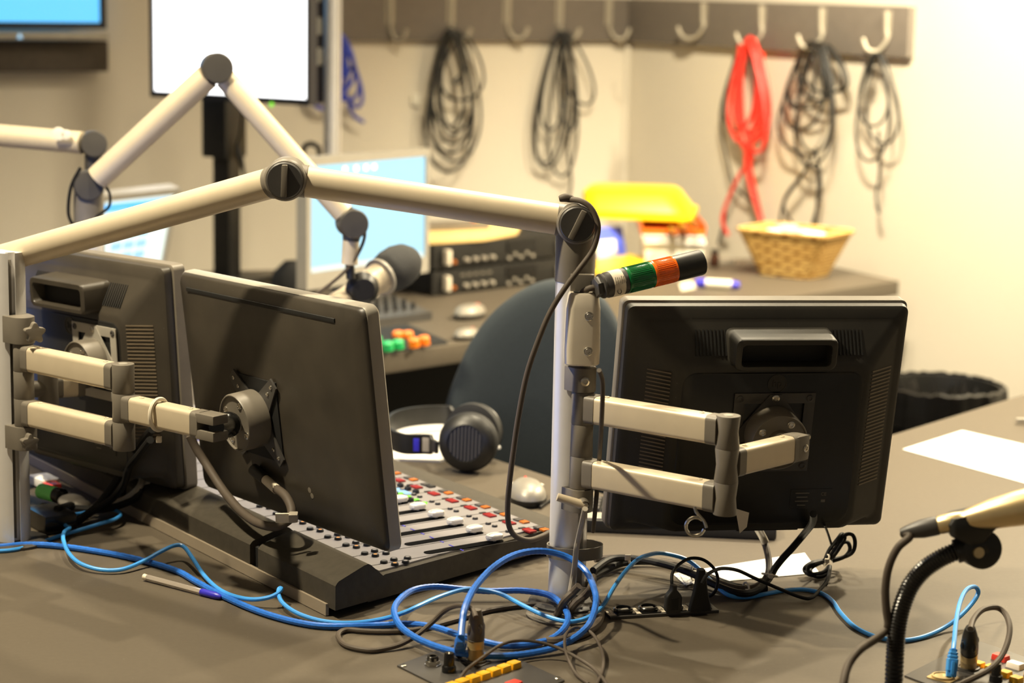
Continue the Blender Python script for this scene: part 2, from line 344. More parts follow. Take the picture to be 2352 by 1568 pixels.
# second inner corner : back wing front edge meets left wing inner edge
den=dK.x*(-dB.y)+dB.x*dK.y; 
A_=M(((dK.x,-dB.x),(dK.y,-dB.y))); rhs=conc-k1; sol=A_.inverted()@rhs.xy
c2=k1+dK*sol[0]
rear=dB*.85
wallhit=lambda p,d: p+d*(((K+nL*.03-p).dot(nL))/d.dot(nL))
e1=pz(1916,612); e1=k2+(e1-k2)*1.7
poly=[conc,conc+dA*1.7,conc+dA*1.7-dB*1.3,V((.9,.9,DZ)),V((-1.3,1.0,DZ)),V((-1.75,2.3,DZ)),wallhit(c2-dK*1.0,dB),e1,k2,c2]
t=thing('studio_desk',(0,2.2,0),'large U-shaped dark grey studio desk with thick edges','desk')
MB().prism([(p.x,p.y) for p in poly],DZ-.042,DZ,bev=.003,seg=2).build('desk_top',mDESK,t)
def panel(p,q,off,name='modesty_panel'):
    d=(q-p).normalized(); n=V((-d.y,d.x,0)); L=(q-p).length
    T=frame(p+n*off,d,n,V((0,0,1))); MB(T).box((L/2,0,(-DZ+(-.042))/2-.0),(L,.02,DZ-.045)).build(name,mBLKM,t)
panel(c2-dK*.9,k2-dK*.15,.45); panel(conc+dA*.1,conc+dA*1.6,-.6); panel(c2-dB*.1,conc+dB*.05,.5)
for p in (k2-dK*.12+dB*.1,V((.8,1.1,DZ)),V((-1.2,1.2,DZ)),conc+dA*1.6-dB*.1,V((-1.6,2.4,DZ))):
    MB().cyl(V((p.x,p.y,.02)),V((p.x,p.y,DZ-.042)),.03).build('desk_leg',mDGREY,t)
    MB().cyl(V((p.x,p.y,0)),V((p.x,p.y,.02)),.04).build('foot',mBLK,t)
# ------------------------------------------------------------------ aluminium desk poles
PR=pz(1301,1385); PL=pz(31,1245); X=V((1,0,0)); Z=V((0,0,1))
def ringpoly(r,n,slot,sw,sd):      # round extrusion with one square slot facing angle `slot`
    out=[]
    h=math.asin(sw/2/r)
    for k in range(n+1):
        a=slot+h+(2*math.pi-2*h)*k/n; out.append((r*math.cos(a),r*math.sin(a)))
    c,s_=math.cos(slot),math.sin(slot)
    for x,y in ((math.sqrt(r*r-sw*sw/4)-.002,-sw/2),(math.sqrt(r*r-sw*sw/4)-.002,-sw/2-.002),(r-sd,-sw/2-.002),(r-sd,sw/2+.002),(math.sqrt(r*r-sw*sw/4)-.002,sw/2+.002),(math.sqrt(r*r-sw*sw/4)-.002,sw/2)):
        out.append((x*c-y*s_,x*s_+y*c))
    return out
def pole(P,top,label,slot,r=.0245):
    t=thing('desk_pole',P,label,'pole','aluminium desk poles')
    MB(M.Translation(P)).prism(ringpoly(r,40,slot,.0095,.011),.006,top-P.z).build('pole_tube',mALU,t,30)
    MB().lathe([(.05,0),(.05,.004),(.045,.006),(.0,.006)],P,Z,36).build('base_flange',mDGREY,t)
    MB(M.Translation(P)).box((math.cos(slot)*(r-.0115),math.sin(slot)*(r-.0115),(top-P.z)/2),(.004,.004,top-P.z-.02)).build('slot_liner',mGREYP,t)
    return t
ZT=dy(1315,645,PR.y).z
pole(PR,ZT+.005,'aluminium slotted pole standing in the middle of the desk right of the mixer',math.radians(-50))
ZL=dy(20,585,PL.y).z
pole(PL,ZL+.005,'aluminium slotted pole at the left edge carrying the twin monitor arms',math.radians(-62))
# ------------------------------------------------------------------ front microphone boom arm
el=dy(1325,510,PR.y-.004); jt=dy(658,410,PR.y-.004); far=dy(-260,668,PR.y+.42)
t=thing('microphone_boom_arm',V((PR.x,PR.y,ZT)),'long matt aluminium two-part boom arm in the foreground mounted on the right pole','boom arm','boom arms')
rA=.0198
def boomtube(a,b,name='boom_tube',r=rA,m=mALUM):
    d=(b-a).normalized(); MB().cyl(a+d*.022,b-d*.022,r,n=36).build(name,m,t)
boomtube(el,jt); boomtube(jt,far)
sl=MB(); sl.cyl(V((PR.x,PR.y,ZT)),V((PR.x,PR.y,ZT+.066)),.0255,n=40,bev=.001)
sl.cyl(V((PR.x,PR.y,ZT+.060)),V((el.x-.002,el.y,el.z-.012)),.0245,.021,n=36); sl.build('pole_sleeve',mGREYP,t)
def knobjoint(c,r,ang,dep=.026,par=None):
    ax=(EYE-c); ax.z*=.4; ax=(ax.normalized()*.35+V((0,-1,0))).normalized()
    j=MB(); j.lathe([(r*.96,-dep),(r,-dep+.003),(r,dep-.005),(r*.97,dep-.002),(r*.9,dep)],c,ax,40).build('joint_housing',mGREYP,t)
    k=MB(); k.lathe([(r*.86,0),(r*.86,.003),(r*.8,.005),(0,.005)],c+ax*(dep),ax,40); kk=k.build('clamp_knob',mDGREY,t)
    g=MB(axisframe(c+ax*(dep+.005),ax,V((math.cos(ang),0,math.sin(ang)))))
    g.box((0,0,.004),(r*1.5,.007,.009),bev=.0015); g.build('grip_ridge',mGREYP,kk)
knobjoint(el,.0262,math.radians(65)); knobjoint(jt,.0268,math.radians(88))
for c,d in ((el,(jt-el)),(jt,(el-jt)),(jt,(far-jt))):
    d=d.normalized(); MB().cyl(c+d*.012,c+d*.026,.0208,n=36).build('tube_collar',mGREYP,t)
MB().tube([dy(1284,457,PR.y-.02),dy(1300,454,PR.y-.02),dy(1318,459,PR.y-.02)],lambda s_:.0035+.002*math.sin(s_*3.1),10,5).build('cable_exit_grommet',mBRN,t)
cab=[dy(1312,458,PR.y-.022)]+[dy(u,v,PR.y-o) for u,v,o in ((1335,462,.03),(1358,478,.034),(1373,512,.036),(1371,545,.038),(1358,580,.04),(1330,618,.045),(1295,665,.05),(1262,720,.05),(1235,785,.05),(1210,860,.045),(1192,950,.04),(1180,1030,.035),(1170,1110,.03),(1166,1170,.02),(1170,1210,.01),(1186,1232,-.005),(1215,1240,-.02),(1243,1232,-.035),(1262,1222,-.05))]
tag(MB().tube(cab,.0037,10,6).build('microphone_cable',mBRN),'thin grey brown cable drooping from the boom arm elbow beside the pole','cable')
# ------------------------------------------------------------------ rear microphone boom arm
RY=3.55
t=thing('microphone_boom_arm',pz(200,700) if False else V((dy(203,430,RY).x,RY,DZ)),'second boom arm behind the monitors folded to a peak in front of the white screen','boom arm','boom arms')
q0=dy(203,425,RY); q1=dy(497,157,RY-.05); q2=dy(808,512,RY-.05)
boomtube(V((q0.x+.005,RY-.02,q0.z)),q1,r=.0215); boomtube(q1,q2,r=.0185)
pb=V((q0.x,RY,DZ)); MB().cyl(pb+Z*.006,q0-Z*.02,.0245,n=32).build('post',mALU,t)
MB().lathe([(.05,0),(.05,.004),(.04,.006)],pb,Z,32).build('base_flange',mDGREY,t)
MB().cyl(q0-Z*.075,q0+Z*.0,.026,n=32).build('pole_sleeve',mGREYP,t)
def plainjoint(c,r,d=.03,ax=V((.25,-1,.05))):
    ax=ax.normalized(); MB().lathe([(r*.9,-d),(r,-d+.004),(r,d-.004),(r*.92,d),(0,d+.001)],c,ax,36).build('joint_housing',mDGREY,t)
plainjoint(q0,.026); plainjoint(q1,.026); plainjoint(q2,.025)
g1=dy(806,560,RY-.05); g2=dy(803,606,RY-.05)
MB().cyl(q2-Z*.02,g1+Z*.006,.0165,.0145,n=24).build('swivel_neck',mDGREY,t)
MB().cyl(g1+Z*.006,g2,.0145,n=24).build('swivel_tube',mALUM,t)
MB().cyl(g2,dy(806,640,RY-.05),.008,n=20).build('swivel_pin',mBLK,t)
MB().tube([dy(240,425,RY-.02),dy(252,445,RY-.03),dy(250,475,RY-.03),dy(225,495,RY-.02),dy(212,510,RY-.02)],.0025,8,6).build('cable_loop',mRUB,t)
MB().tube([dy(185,385,RY-.03),dy(163,430,RY-.03),dy(157,490,RY-.02),dy(170,520,RY-.01)],.003,8,6).build('cable_loop',mRUB,t)
# another boom from the left ending at the same pole
t=thing('microphone_boom_arm',dy(215,330,RY+.2),'stub of a third boom arm entering from the left frame edge','boom arm','boom arms')
s0=dy(215,330,RY+.2); s1=dy(-220,292,RY+.3); boomtube(s0,s1,r=.0205); plainjoint(s0,.024)
MB().lathe([(.012,0),(.012,.003),(.009,.0035)],dy(135,307,RY+.18),V((0,-1,0)),16).build('logo_dot',mWHT,t)
MB().lathe([(.009,0),(.009,.003),(.007,.0035)],dy(152,309,RY+.18),V((0,-1,0)),16).build('logo_dot',mWHT,t)
MB().cyl(s0-Z*.02,V((s0.x,s0.y,DZ+.004)),.017,n=24).build('post',mDGREY,t); MB().cyl(V((s0.x,s0.y,DZ)),V((s0.x,s0.y,DZ+.005)),.04,n=24).build('base_flange',mDGREY,t)
# rear microphone
m0=dy(700,740,RY-.10); m1=dy(935,600,RY+.10); ax=(m1-m0).normalized(); L=(m1-m0).length
t=thing('microphone',m0*.5+m1*.5,'champagne broadcast microphone with black foam cap in front of the silver monitor','microphone','microphones')
p=lambda f: m0+ax*L*f
MB().lathe([(.016,0),(.0185,.004),(.0195,L*.45),(.023,L*.55),(.026,L*.68),(.031,L*.8),(.031,L*.83)],m0,ax,32).build('microphone_body',mALUM,t)
MB().lathe([(.029,0),(.035,.010),(.039,.028),(.0395,.048),(.035,.068),(.024,.084),(.009,.091),(0,.092)],p(.74),ax,32).build('foam_cap',mFOAM,t)
MB().lathe([(.0345,0),(.0345,.006)],p(.72),ax,32).build('ring',mBEZ,t)
hc=dy(832,662,RY-.03); MB().lathe([(.028,-.008),(.03,0),(.02,.012)],hc,V((.3,-1,-.1)),24).build('holder_clip',mBLK,t)
cab=[dy(u,v,RY-.06) for u,v in ((822,492),(836,520),(836,550),(818,590),(790,625),(755,655),(720,680),(700,700),(680,720))]
tag(MB().tube([dy(700,380,RY-.02),dy(770,450,RY-.02)]+cab,.003,8,6).build('microphone_cable',mBRN),'thin cable looping down from the rear boom arm to the microphone','cable')
# ------------------------------------------------------------------ monitors
def mframe(c,rx,ry,rz):
    return M.Translation(c)@(M.Rotation(math.radians(rz),4,'Z')@M.Rotation(math.radians(ry),4,'Y')@M.Rotation(math.radians(rx),4,'X'))
def yz(pts,y): return [V((x,y,z)) for x,z in pts]
def square_monitor(T,label,base,dust=None):
    dust=dust or mDUST
    Wd,H=.405,.335
    t=thing('computer_monitor',base,label,'monitor','black square-format monitors seen from behind')
    MB(T).loft([yz(rrect(Wd-.004,H-.004,.008),.030),yz(rrect(Wd,H,.009),.028),yz(rrect(Wd,H,.009),.009),yz(rrect(Wd-.004,H-.004,.008),.0075)]).build('bezel',mGREYP,t)
    MB(T).quad([(-.188,.0305,-.148),(.188,.0305,-.148),(.188,.0305,.152),(-.188,.0305,.152)]).build('screen',mSCF,t)
    b=MB(T)
    b.loft([yz(rrect(Wd-.006,H-.006,.008),.0075),yz(rrect(Wd-.005,H-.005,.009),.003),yz(rrect(Wd-.007,H-.007,.010),-.006),yz(rrect(Wd-.016,H-.016,.010),-.010),yz(rrect(Wd-.030,H-.034,.012,cy=-.002),-.0115),
            yz(rrect(Wd-.040,H-.044,.014,cy=-.002),-.0145),yz(rrect(.278,.247,.02,cx=.004,cy=-.0285),-.040),yz(rrect(.268,.237,.02,cx=.004,cy=-.0285),-.0425)])
    sh=b.build('rear_shell',dust,t)
    b=MB(T); b.loft([yz(rrect(.258,.225,.02,cx=.004,cy=-.030),-.042),yz(rrect(.254,.221,.02,cx=.004,cy=-.030),-.0440)]); b.build('electronics_hump',mBLK,sh)
    hd=MB(T); hz0,hz1,hx=.092,.137,.010; y0,y1=-.020,-.066
    prof=lambda y,e: [V((x+hx,y,z+(hz0+hz1)/2)) for x,z in rrect(.144-e,hz1-hz0-e*.4,.010,4)]
    inn=lambda y,e: [V((x+hx,y,z+(hz0+hz1)/2-.001)) for x,z in rrect(.126-e,hz1-hz0-.014-e,.006,4)]
    hd.loft([prof(y0,-.006),prof(y1+.006,.0),prof(y1+.0015,.002),prof(y1,.006),inn(y1,0),inn(y1+.002,.002),inn(y0,.004)],cap=False); hd.build('carry_handle',dust,sh)
    MB(T).box((hx,-.040,(hz0+hz1)/2-.001),(.124,.010,.030)).build('handle_recess',mBLKM,sh)
    for s_,x0 in ((-1,-.083),(1,.104)):
        for k in range(10):
            v=MB(T); v.box((0,0,0),(.0022,.003,.036),M.Translation((x0+(k-4.5)*.0052,-.0272,.119))@M.Rotation(math.radians(-29.6),4,'X')); v.build('vent_slot',mBLKM,sh)
        v=MB(T)
        for k in range(32): v.box((0,0,0),(.042,.0016,.0018),M.Translation((.002+s_*.160,-.0280,.080-k*.0054))@M.Rotation(math.radians(s_*33),4,'Z'))
        v.build('vent_grille',mRIB,sh)
    e=MB(T); e.lathe([(.0135,0),(.0135,.0008),(.0118,.0008),(.0118,.0004),(0,.0004)],(.008,-.044,.066),(0,-1,0),32); e.text('hp',.014,frame(V((.008,-.0448,.066)),X,Z,V((0,-1,0))),.0003); e.build('maker_emblem',mBLKG,sh)
    for x,z in ((-.185,.150),(.185,.150),(-.185,-.150),(.185,-.150)): s_=MB(T); screwhead(s_,V((x,-.0085,z)),V((0,-1,0)),.003); s_.build('case_screw',mDGREY,sh)
    lb=MB(T).box((.075,-.0443,-.105),(.06,.0006,.03)); lb.build('rating_label',mBLK,sh)
    lb=MB(T); 
    for k,w_ in enumerate((.02,.016,.019,.012)): lb.box((.062,-.0448,-.096-k*.006),(w_,.0004,.0015))
    lb.text('CE',.007,frame(V((.093,-.0448,-.098)),X,Z,V((0,-1,0)))); lb.box((.093,-.0448,-.108),(.006,.0004,.004)); lb.build('label_print',mGREYP,sh)
    pl=MB(T).box((.02,-.030,-.150),(.09,.012,.012),bev=.002); pl.build('connector_bay',mBLKM,sh)
    return t
RT=mframe(EYE+(V((.341,2.772,.967))-EYE)*.968,9.5,.6,11.3)@M.Scale(.968,4)
square_monitor(RT,'black square monitor seen from behind right of the central pole',V((.341,2.78,DZ)))
LT=mframe(V((-.632,3.05,.972)),3,-1,-44)
square_monitor(LT,'black square monitor seen from behind at the left with a carry handle',V((-.632,3.05,DZ)),mDUST2)
# thin wide monitor in the middle
MT=mframe(V((-.313,2.70,.986)),6.3,-1.4,-52.2)
t=thing('computer_monitor',V((-.313,2.70,DZ)),'slim black widescreen monitor with silver edge seen from behind over the mixer','monitor')
Wd,H=.478,.322
MB(MT).loft([yz(rrect(Wd-.006,H-.006,.010),.022),yz(rrect(Wd,H,.012),.019),yz(rrect(Wd,H,.012),.006),yz(rrect(Wd-.003,H-.003,.011),.003)]).build('bezel',mBEZ,t)
MB(MT).quad([(-.225,.0225,-.146),(.225,.0225,-.146),(.225,.0225,.148),(-.225,.0225,.148)]).build('screen',mSCF,t)
b=MB(MT).loft([yz(rrect(Wd-.004,H-.004,.011),.004),yz(rrect(Wd-.006,H-.006,.012),0),yz(rrect(Wd-.012,H-.012,.013),-.003),yz(rrect(Wd-.06,H-.06,.02),-.006),yz(rrect(Wd-.10,H-.10,.02),-.0075)]); sh=b.build('rear_shell',mDUST2,t)
MB(MT).box((-.018,-.0048,.138),(.385,.0045,.0055),bev=.001).build('vent_slot',mBLKM,sh)
midsh=sh
lg=MB(MT)
for k,(x,z,w_,h_) in enumerate(((.135,-.088,.003,.007),(.138,-.098,.006,.0015),(.146,-.094,.0015,.003),(.131,-.098,.002,.004))): lg.box((x,-.0062,z),(w_,.0006,h_))
lg.build('port_marking',mGREYP,sh)
q=MB(MT); 
for x,z in ((.07,-.105),(.075,-.112)): q.lathe([(.004,0),(.004,.0015),(.002,.0016)],(x,-.006,z),(0,-1,0),14)
q.build('port_pins',mGREYP,sh)
# far left monitor mostly hidden
FT=mframe(V((-.985,3.24,.995)),4,0,-40)
t=thing('computer_monitor',V((-.985,3.24,DZ)),'dark monitor cut by the left frame edge behind the left pole','monitor')
MB(FT).loft([yz(rrect(.5,.33,.01),.02),yz(rrect(.5,.33,.012),.004)]).build('bezel',mGREYP,t)
MB(FT).quad([(-.235,.0203,-.15),(.235,.0203,-.15),(.235,.0203,.15),(-.235,.0203,.15)]).build('screen',mSCF,t)
MB(FT).loft([yz(rrect(.494,.324,.011),.004),yz(rrect(.49,.32,.012),-.004),yz(rrect(.38,.22,.03),-.025)]).build('rear_shell',mDUST,t)
MB().cyl(V((-.985,3.25,DZ+.005)),V((-.985,3.25,.9)),.02).build('stand_neck',mBLK,t); MB().cyl(V((-.985,3.25,DZ)),V((-.985,3.25,DZ+.008)),.09).build('stand_foot',mBLK,t)
# ------------------------------------------------------------------ articulated monitor arms
def beam(t,a,b,h,wd,dens=1,ends=.02,open_end=False):
    d=(b-a).normalized(); n=V((-d.y,d.x,0)).normalized()
    T=frame(a,d,n,Z); L=(b-a).length
    MB(T).loft([[V((x,y,z)) for y,z in rrect(wd,h,.006)] for x in (ends,L-ends)]).build('arm_beam',mALUM,t)
    for x0,x1 in ((0,ends),(L-ends,L)):
        MB(T).loft([[V((x,y,z)) for y,z in rrect(wd+.0012,h+.0012,.0065)] for x in (x0,x1)]).build('beam_end_cap',mGREYP,t)
    for x in (ends+.012,L-ends-.012): q=MB(); screwhead(q,a+d*x+Z*(h/2),Z,.0035); q.build('beam_screw',mALUM,t)
    return d,n
def column(t,p,z0,z1,r,cuts,waist=False):
    zs=[z0]+cuts+[z1]
    for i in range(len(zs)-1):
        a,b=zs[i],zs[i+1]
        rr=[(r*.97,a),(r,a+.0008),(r*(.86 if waist else .985),(a+b)/2),(r,b-.0008),(r*.97,b)]
        MB().lathe(rr,V((p.x,p.y,0)),Z,32).build('hinge_segment',mGREYP,t)
    MB().lathe([(r*.42,0),(r*.4,.0006),(r*.2,.0006),(0,.0002)],V((p.x,p.y,z1)),Z,20).build('pin_cap',mBEZ,t)
def clamp(t,P,c,z0,z1,r,name='pole_clamp'):
    d=(c-P); d.z=0; d.normalize(); n=V((-d.y,d.x,0)); T=frame(V((P.x,P.y,0)),d,n,Z); L=(V((c.x,c.y,0))-V((P.x,P.y,0))).length
    out=[(.018,.020)]+[(L+r*math.cos(a),r*math.sin(a)) for a in [math.radians(q_) for q_ in range(80,-81,-16)]]+[(.018,-.020)]
    MB(T).prism(out,z0,z1,bev=.0012).build(name,mGREYP,t); return d,n
# right arm
hy=PR.y-.030
h1=dy(1336,1010,hy); zt_=dy(1336,898,hy).z; zbm=dy(1334,1119,hy).z
t=thing('monitor_mount',V((PR.x,PR.y,DZ)),'double-beam aluminium monitor arm on the central pole holding the right monitor','monitor mount','monitor mounts')
step=(zt_-zbm)/3
column(t,h1,zbm,zt_,.0146,[zbm+step,zbm+2*step])
clamp(t,PR,h1,zt_+.0005,dy(1336,842,hy).z,.0165); clamp(t,PR,h1,dy(1330,1172,hy).z,zbm-.0005,.0165)
zu=(zt_+zbm+2*step)/2; zl=(zbm*2+step)/2
e2=pza(1672,(990),zu); e2=V((e2.x,e2.y,0))
h2=V((e2.x,e2.y,0))
for z_ in (zu,zl): beam(t,V((h1.x,h1.y,z_))+(h2-V((h1.x,h1.y,0))).normalized()*.010,V((h2.x,h2.y,z_))-(h2-V((h1.x,h1.y,0))).normalized()*.010,.0355,.026,ends=.015)
column(t,h2,zl-step*.47,zu+step*.47,.0150,[zl+step*.5,zu-step*.5],waist=True)
zm=(zu+zl)/2+.002
nb=RT.to_3x3()@V((0,-1,0)); plc=pp(1771,992,RT@V((0,-.046,0)),nb); 
bc=pza(1822,1027,zm); 
d,n=beam(t,h2+Z*zm+(bc-h2-Z*zm).normalized()*.010,bc,.034,.025,ends=.013)
fk=MB(); fk.box((0,0,0),(.028,.027,.034),frame(bc+d*.004,d,n,Z),bev=.007); fk.build('ball_fork',mGREYP,t)
q=MB(); screwhead(q,bc+d*.008-n*.0135,-n,.005); q.build('fork_screw',mCHROME,t)
px=RT.to_3x3()@X; pzv=RT.to_3x3()@Z; PT=frame(plc,px,-nb,pzv)
def vesa(t,PT,m,kind):
    if kind==1:
        b=MB(PT); o=.0555; i=.041
        for s_ in (-1,1): b.box((0,-.001,s_*(o+i)/2),(2*o,.002,o-i),bev=.0008); b.box((s_*(o+i)/2,-.001,0),(o-i,.002,2*i+.002),bev=.0006)
        v=b.build('mount_plate',m,t)
        tri=[(-.008,.054),(.008,.054),(.054,-.004),(.050,-.012),(-.050,-.012),(-.054,-.004)]
        MB(PT@M.Rotation(math.radians(90),4,'X')).prism(tri,.0022,.0042).build('support_bracket',m,t)
        for x,z in ((0,.049),(.049,-.006),(-.049,-.006)): q=MB(PT); screwhead(q,V((x,-.0042,z)),V((0,-1,0)),.0052); q.build('bracket_screw',mCHROME,t)
        for x,z in ((-.048,.048),(.048,.048),(-.048,-.048),(.048,-.048)): q=MB(PT); screwhead(q,V((x,-.002,z)),V((0,-1,0)),.0048); q.build('plate_screw',mDGREY,t)
    else:
        pts=[]
        for k in range(4):
            a=math.pi/4+k*math.pi/2; pts+= [( .079*math.cos(a-.11),.079*math.sin(a-.11)),(.079*math.cos(a+.11),.079*math.sin(a+.11)),(.040*math.cos(a+.42),.040*math.sin(a+.42)),(.034*math.cos(a+.785),.034*math.sin(a+.785)),(.040*math.cos(a+1.15),.040*math.sin(a+1.15))]
        MB(PT@M.Rotation(math.radians(90),4,'X')).prism(pts,0,.003,bev=.0006).build('mount_plate',m,t)
        for k in range(4):
            a=math.pi/4+k*math.pi/2
            for rr in (.070,.055): q=MB(PT); screwhead(q,V((rr*math.cos(a),-.003,rr*math.sin(a))),V((0,-1,0)),.003); q.build('plate_screw',mCHROME,t)
def cup(t,PT,r,dep,y0):
    MB(PT).lathe([(r,0),(r,dep-.002),(r*.97,dep),(r*.94,dep),(r*.93,dep-.003),(r*.45,dep-.003)],(0,-y0,0),(0,-1,0),44,X).build('swivel_cup',mGREYP,t)
    for k in range(4):
        a=math.radians(60+90*k); q=MB(PT); screwhead(q,V((r*.72*math.cos(a),-y0-dep+.003,r*.72*math.sin(a))),V((0,-1,0)),.0052); q.build('cup_screw',mCHROME,t)
vesa(t,PT,mDGREY,1); cup(t,PT,.0385,.034,.004)
cc=PT@V((0,-.036,0)); MB().cyl(cc,bc,.012,.009).build('ball_stem',mCHROME,t); MB().ball(cc,.017).build('ball_joint',mCHROME,t)
# lever handle on the lower clamp
lv=dy(1340,1158,hy-.02); lv2=dy(1280,1139,hy-.022)
MB().lathe([(.008,-.006),(.008,.006),(.006,.008),(.006,.004),(0,.004)],lv,V((.2,-1,0)),20).build('lever_hub',mGREYP,t)
MB().tube([lv+V((0,-.004,0)),lv*.5+lv2*.5+V((0,-.004,.0)),lv2+V((0,-.004,0))],lambda s_:.0062-.001*s_,12,5).build('lever_handle',mALUM,t)
q=MB(); screwhead(q,lv+V((.0015,-.0075,0)),V((.2,-1,0)),.005); q.build('clamp_screw',mCHROME,t); q=MB(); screwhead(q,dy(1344,876,hy-.0165),V((.3,-1,0)),.0062); q.build('clamp_screw',mCHROME,t)
rg=dy(1597,1209,e2.y-.012); ring=[rg+V((.0115*math.cos(a),0,.0115*math.sin(a))) for a in [math.radians(k*30+45) for k in range(11)]]
MB().tube(list(reversed(ring))+[],.0021,8,4).build('cable_ring',mCHROME,t)
MB().tube([dy(1596,1164,e2.y-.008),dy(1599,1175,e2.y-.01),dy(1610,1188,e2.y-.012),dy(1618,1198,e2.y-.014),dy(1623,1212,e2.y-.016)],.0021,8,5).build('cable_ring_shank',mCHROME,t)
# left twin arm
hy=PL.y-.028
h1=dy(55,880,hy); zt_=dy(52,788,hy).z; zbm=dy(58,976,hy).z; step=(zt_-zbm)/3
t=thing('monitor_mount',V((PL.x,PL.y,DZ)),'double-beam aluminium monitor arm on the left pole reaching to the slim monitor','monitor mount','monitor mounts')
column(t,h1,zbm,zt_,.0142,[zbm+step,zbm+2*step])
clamp(t,PL,h1,zt_+.0005,dy(55,726,hy).z,.0165); clamp(t,PL,h1,dy(55,1030,hy).z,zbm-.0005,.0165)
zu=(zt_+zbm+2*step)/2+.000; zl=(zbm*2+step)/2
e2=pza(283,868,zu); h2=V((e2.x,e2.y,0)); dd=(h2-V((h1.x,h1.y,0))).normalized()
for z_ in (zu,zl): beam(t,V((h1.x,h1.y,z_))+dd*.010,V((h2.x,h2.y,z_))-dd*.010,.0345,.026,ends=.014)
column(t,h2,zl-step*.5,zu+step*.5,.0150,[zl+step*.5,zu-step*.5])
zm=(zu+zl)/2
nb=MT.to_3x3()@V((0,-1,0)); plc=pp(592,958,MT@V((0,-.010,0)),nb); px=MT.to_3x3()@X; pzv=MT.to_3x3()@Z; PT=frame(plc,px,-nb,pzv)
bc=pza(470,975,zm-.001)
MB(PT).box((0,.0018,0),(.112,.003,.112),bev=.0008).build('mount_recess',mBLKM,midsh)
d,n=beam(t,h2+Z*zm+(bc-h2-Z*zm).normalized()*.010,bc,.034,.026,ends=.014)
for s_ in (-1,1): MB(frame(bc+d*.013+Z*s_*.0108,d,n,Z)).box((0,0,0),(.034,.027,.0125),bev=.003).build('fork_jaw',mGREYP,t)
cc=PT@V((0,-.040,0)); bb=bc+d*.022
MB().cyl(bb,cc,.010,.013,n=24).build('ball_stem',mBLKG,t); MB().ball(cc+(bb-cc)*.25,.0175).build('ball_joint',mBLKG,t)
vesa(t,PT,mDGREY,2); cup(t,PT,.040,.034,.003)
def starknob(p,ax,r):
    b=MB(axisframe(p,ax)); pts=[]
    for k in range(40):
        a=2*math.pi*k/40; pts.append((r*(1+.22*math.cos(5*a))*math.cos(a),r*(1+.22*math.cos(5*a))*math.sin(a)))
    b.prism(pts,-.004,.008,bev=.0012); b.build('star_knob',mGREYP,t); MB().cyl(p-ax*.02,p,.005).build('knob_stem',mCHROME,t)
starknob(dy(78,764,hy-.028),V((.55,-1,0)).normalized(),.0125); starknob(dy(66,1015,hy-.028),V((.75,-1,0)).normalized(),.0105)
zt1=dy(366,948,bc.y-.004); dn=d
tie=[]
for k in range(16):
    a=2*math.pi*k/16; tie.append(dy(366,962,(h2.y+bc.y)/2)-n*0+n*(.0158*math.cos(a))+Z*(.0205*math.sin(a)+.006))
tg=MB(); tg.tube(tie,.0030,8,4,closed=True); tg.box(tie[12]+V((0,-.004,-.012)),(.007,.007,.008),bev=.001); tag(tg.build('zip_tie',mTAG),'cream zip tie strapped around the forearm of the left monitor arm','zip tie')
# second arm on the left pole for the left monitor
t=thing('monitor_mount',V((PL.x+.03,PL.y+.04,DZ)),'short monitor arm hidden behind the left double beam holding the square monitor','monitor mount','monitor mounts')
g0=dy(111,890,PL.y+.035); MB().lathe([(.0145,-.03),(.015,-.029),(.0145,0),(.015,.029),(.0145,.03)],g0,Z,28).build('hinge_segment',mGREYP,t)
nb=LT.to_3x3()@V((0,-1,0)); plc=pp(222,830,LT@V((0,-.046,0)),nb); PT=frame(plc,LT.to_3x3()@X,-nb,LT.to_3x3()@Z)
MB().cyl(V((PL.x,PL.y,g0.z)),g0,.012).build('pole_bracket',mGREYP,t)
ge=dy(185,885,plc.y-.055); beam(t,g0+(ge-g0).normalized()*.006,ge,.03,.022,ends=.012)
vesa(t,PT,mBEZ,1); cup(t,PT,.036,.03,.004); MB().cyl(ge,PT@V((0,-.034,0)),.010,.012).build('ball_stem',mGREYP,t)
# ------------------------------------------------------------------ mixing console
mo=pz(770,1423); mB=(pz(270,1175)-pz(740,1417)).normalized(); mA=V((mB.y,-mB.x,0)); MF=frame(mo,mA,mB,Z)
t=thing('mixing_console',mo,'long black broadcast mixing console with grey fader panel under the slim monitor','mixing console')
SK=.22; LEN=1.12
def band(prof,b0,b1,sk0=SK,sk1=0): 
    return MB(MF).loft([[V((a,b0+sk0*a,z)) for a,z in prof],[V((a,b1+sk1*a,z)) for a,z in prof]])
PZ=.0415
hump=[(.0,.012),(.0,.044),(.003,.0475),(.006,.0495),(.050,.0615),(.056,.0620),(.061,.0595),(.088,.036),(.088,.012)]
for b0,b1,s0 in ((0,.205,SK),(.228,.62,0),(.643,LEN,0)): band(hump,b0,b1,s0).build('rear_cover',mCONS,t)
band([(.008,.012),(.008,.040),(.055,.054),(.085,.034),(.085,.012)],.02,LEN-.02,0).build('cover_joint',mBLKM,t)
band([(.06,.008),(.06,.030),(.09,PZ-.002),(.40,PZ-.002),(.415,PZ),(.455,.036),(.470,.028),(.472,.018),(.46,.010)],.006,LEN).build('console_body',mCONS,t)
band([(-.0035,.001),(-.0035,.0165),(.001,.0165),(.001,.001)],.018,LEN,0,0).build('rear_trim_strip',mTRIM,t)
for b in (.16,.55,.95):
    MB(MF).box((.02,b,.005),(.03,.05,.010),bev=.002).build('foot',mBLKM,t)
MB(MF).box((.42,.12,.004),(.03,.05,.010),bev=.002).build('foot',mBLKM,t)
MB(MF).box((.42,.9,.004),(.03,.05,.010),bev=.002).build('foot',mBLKM,t)
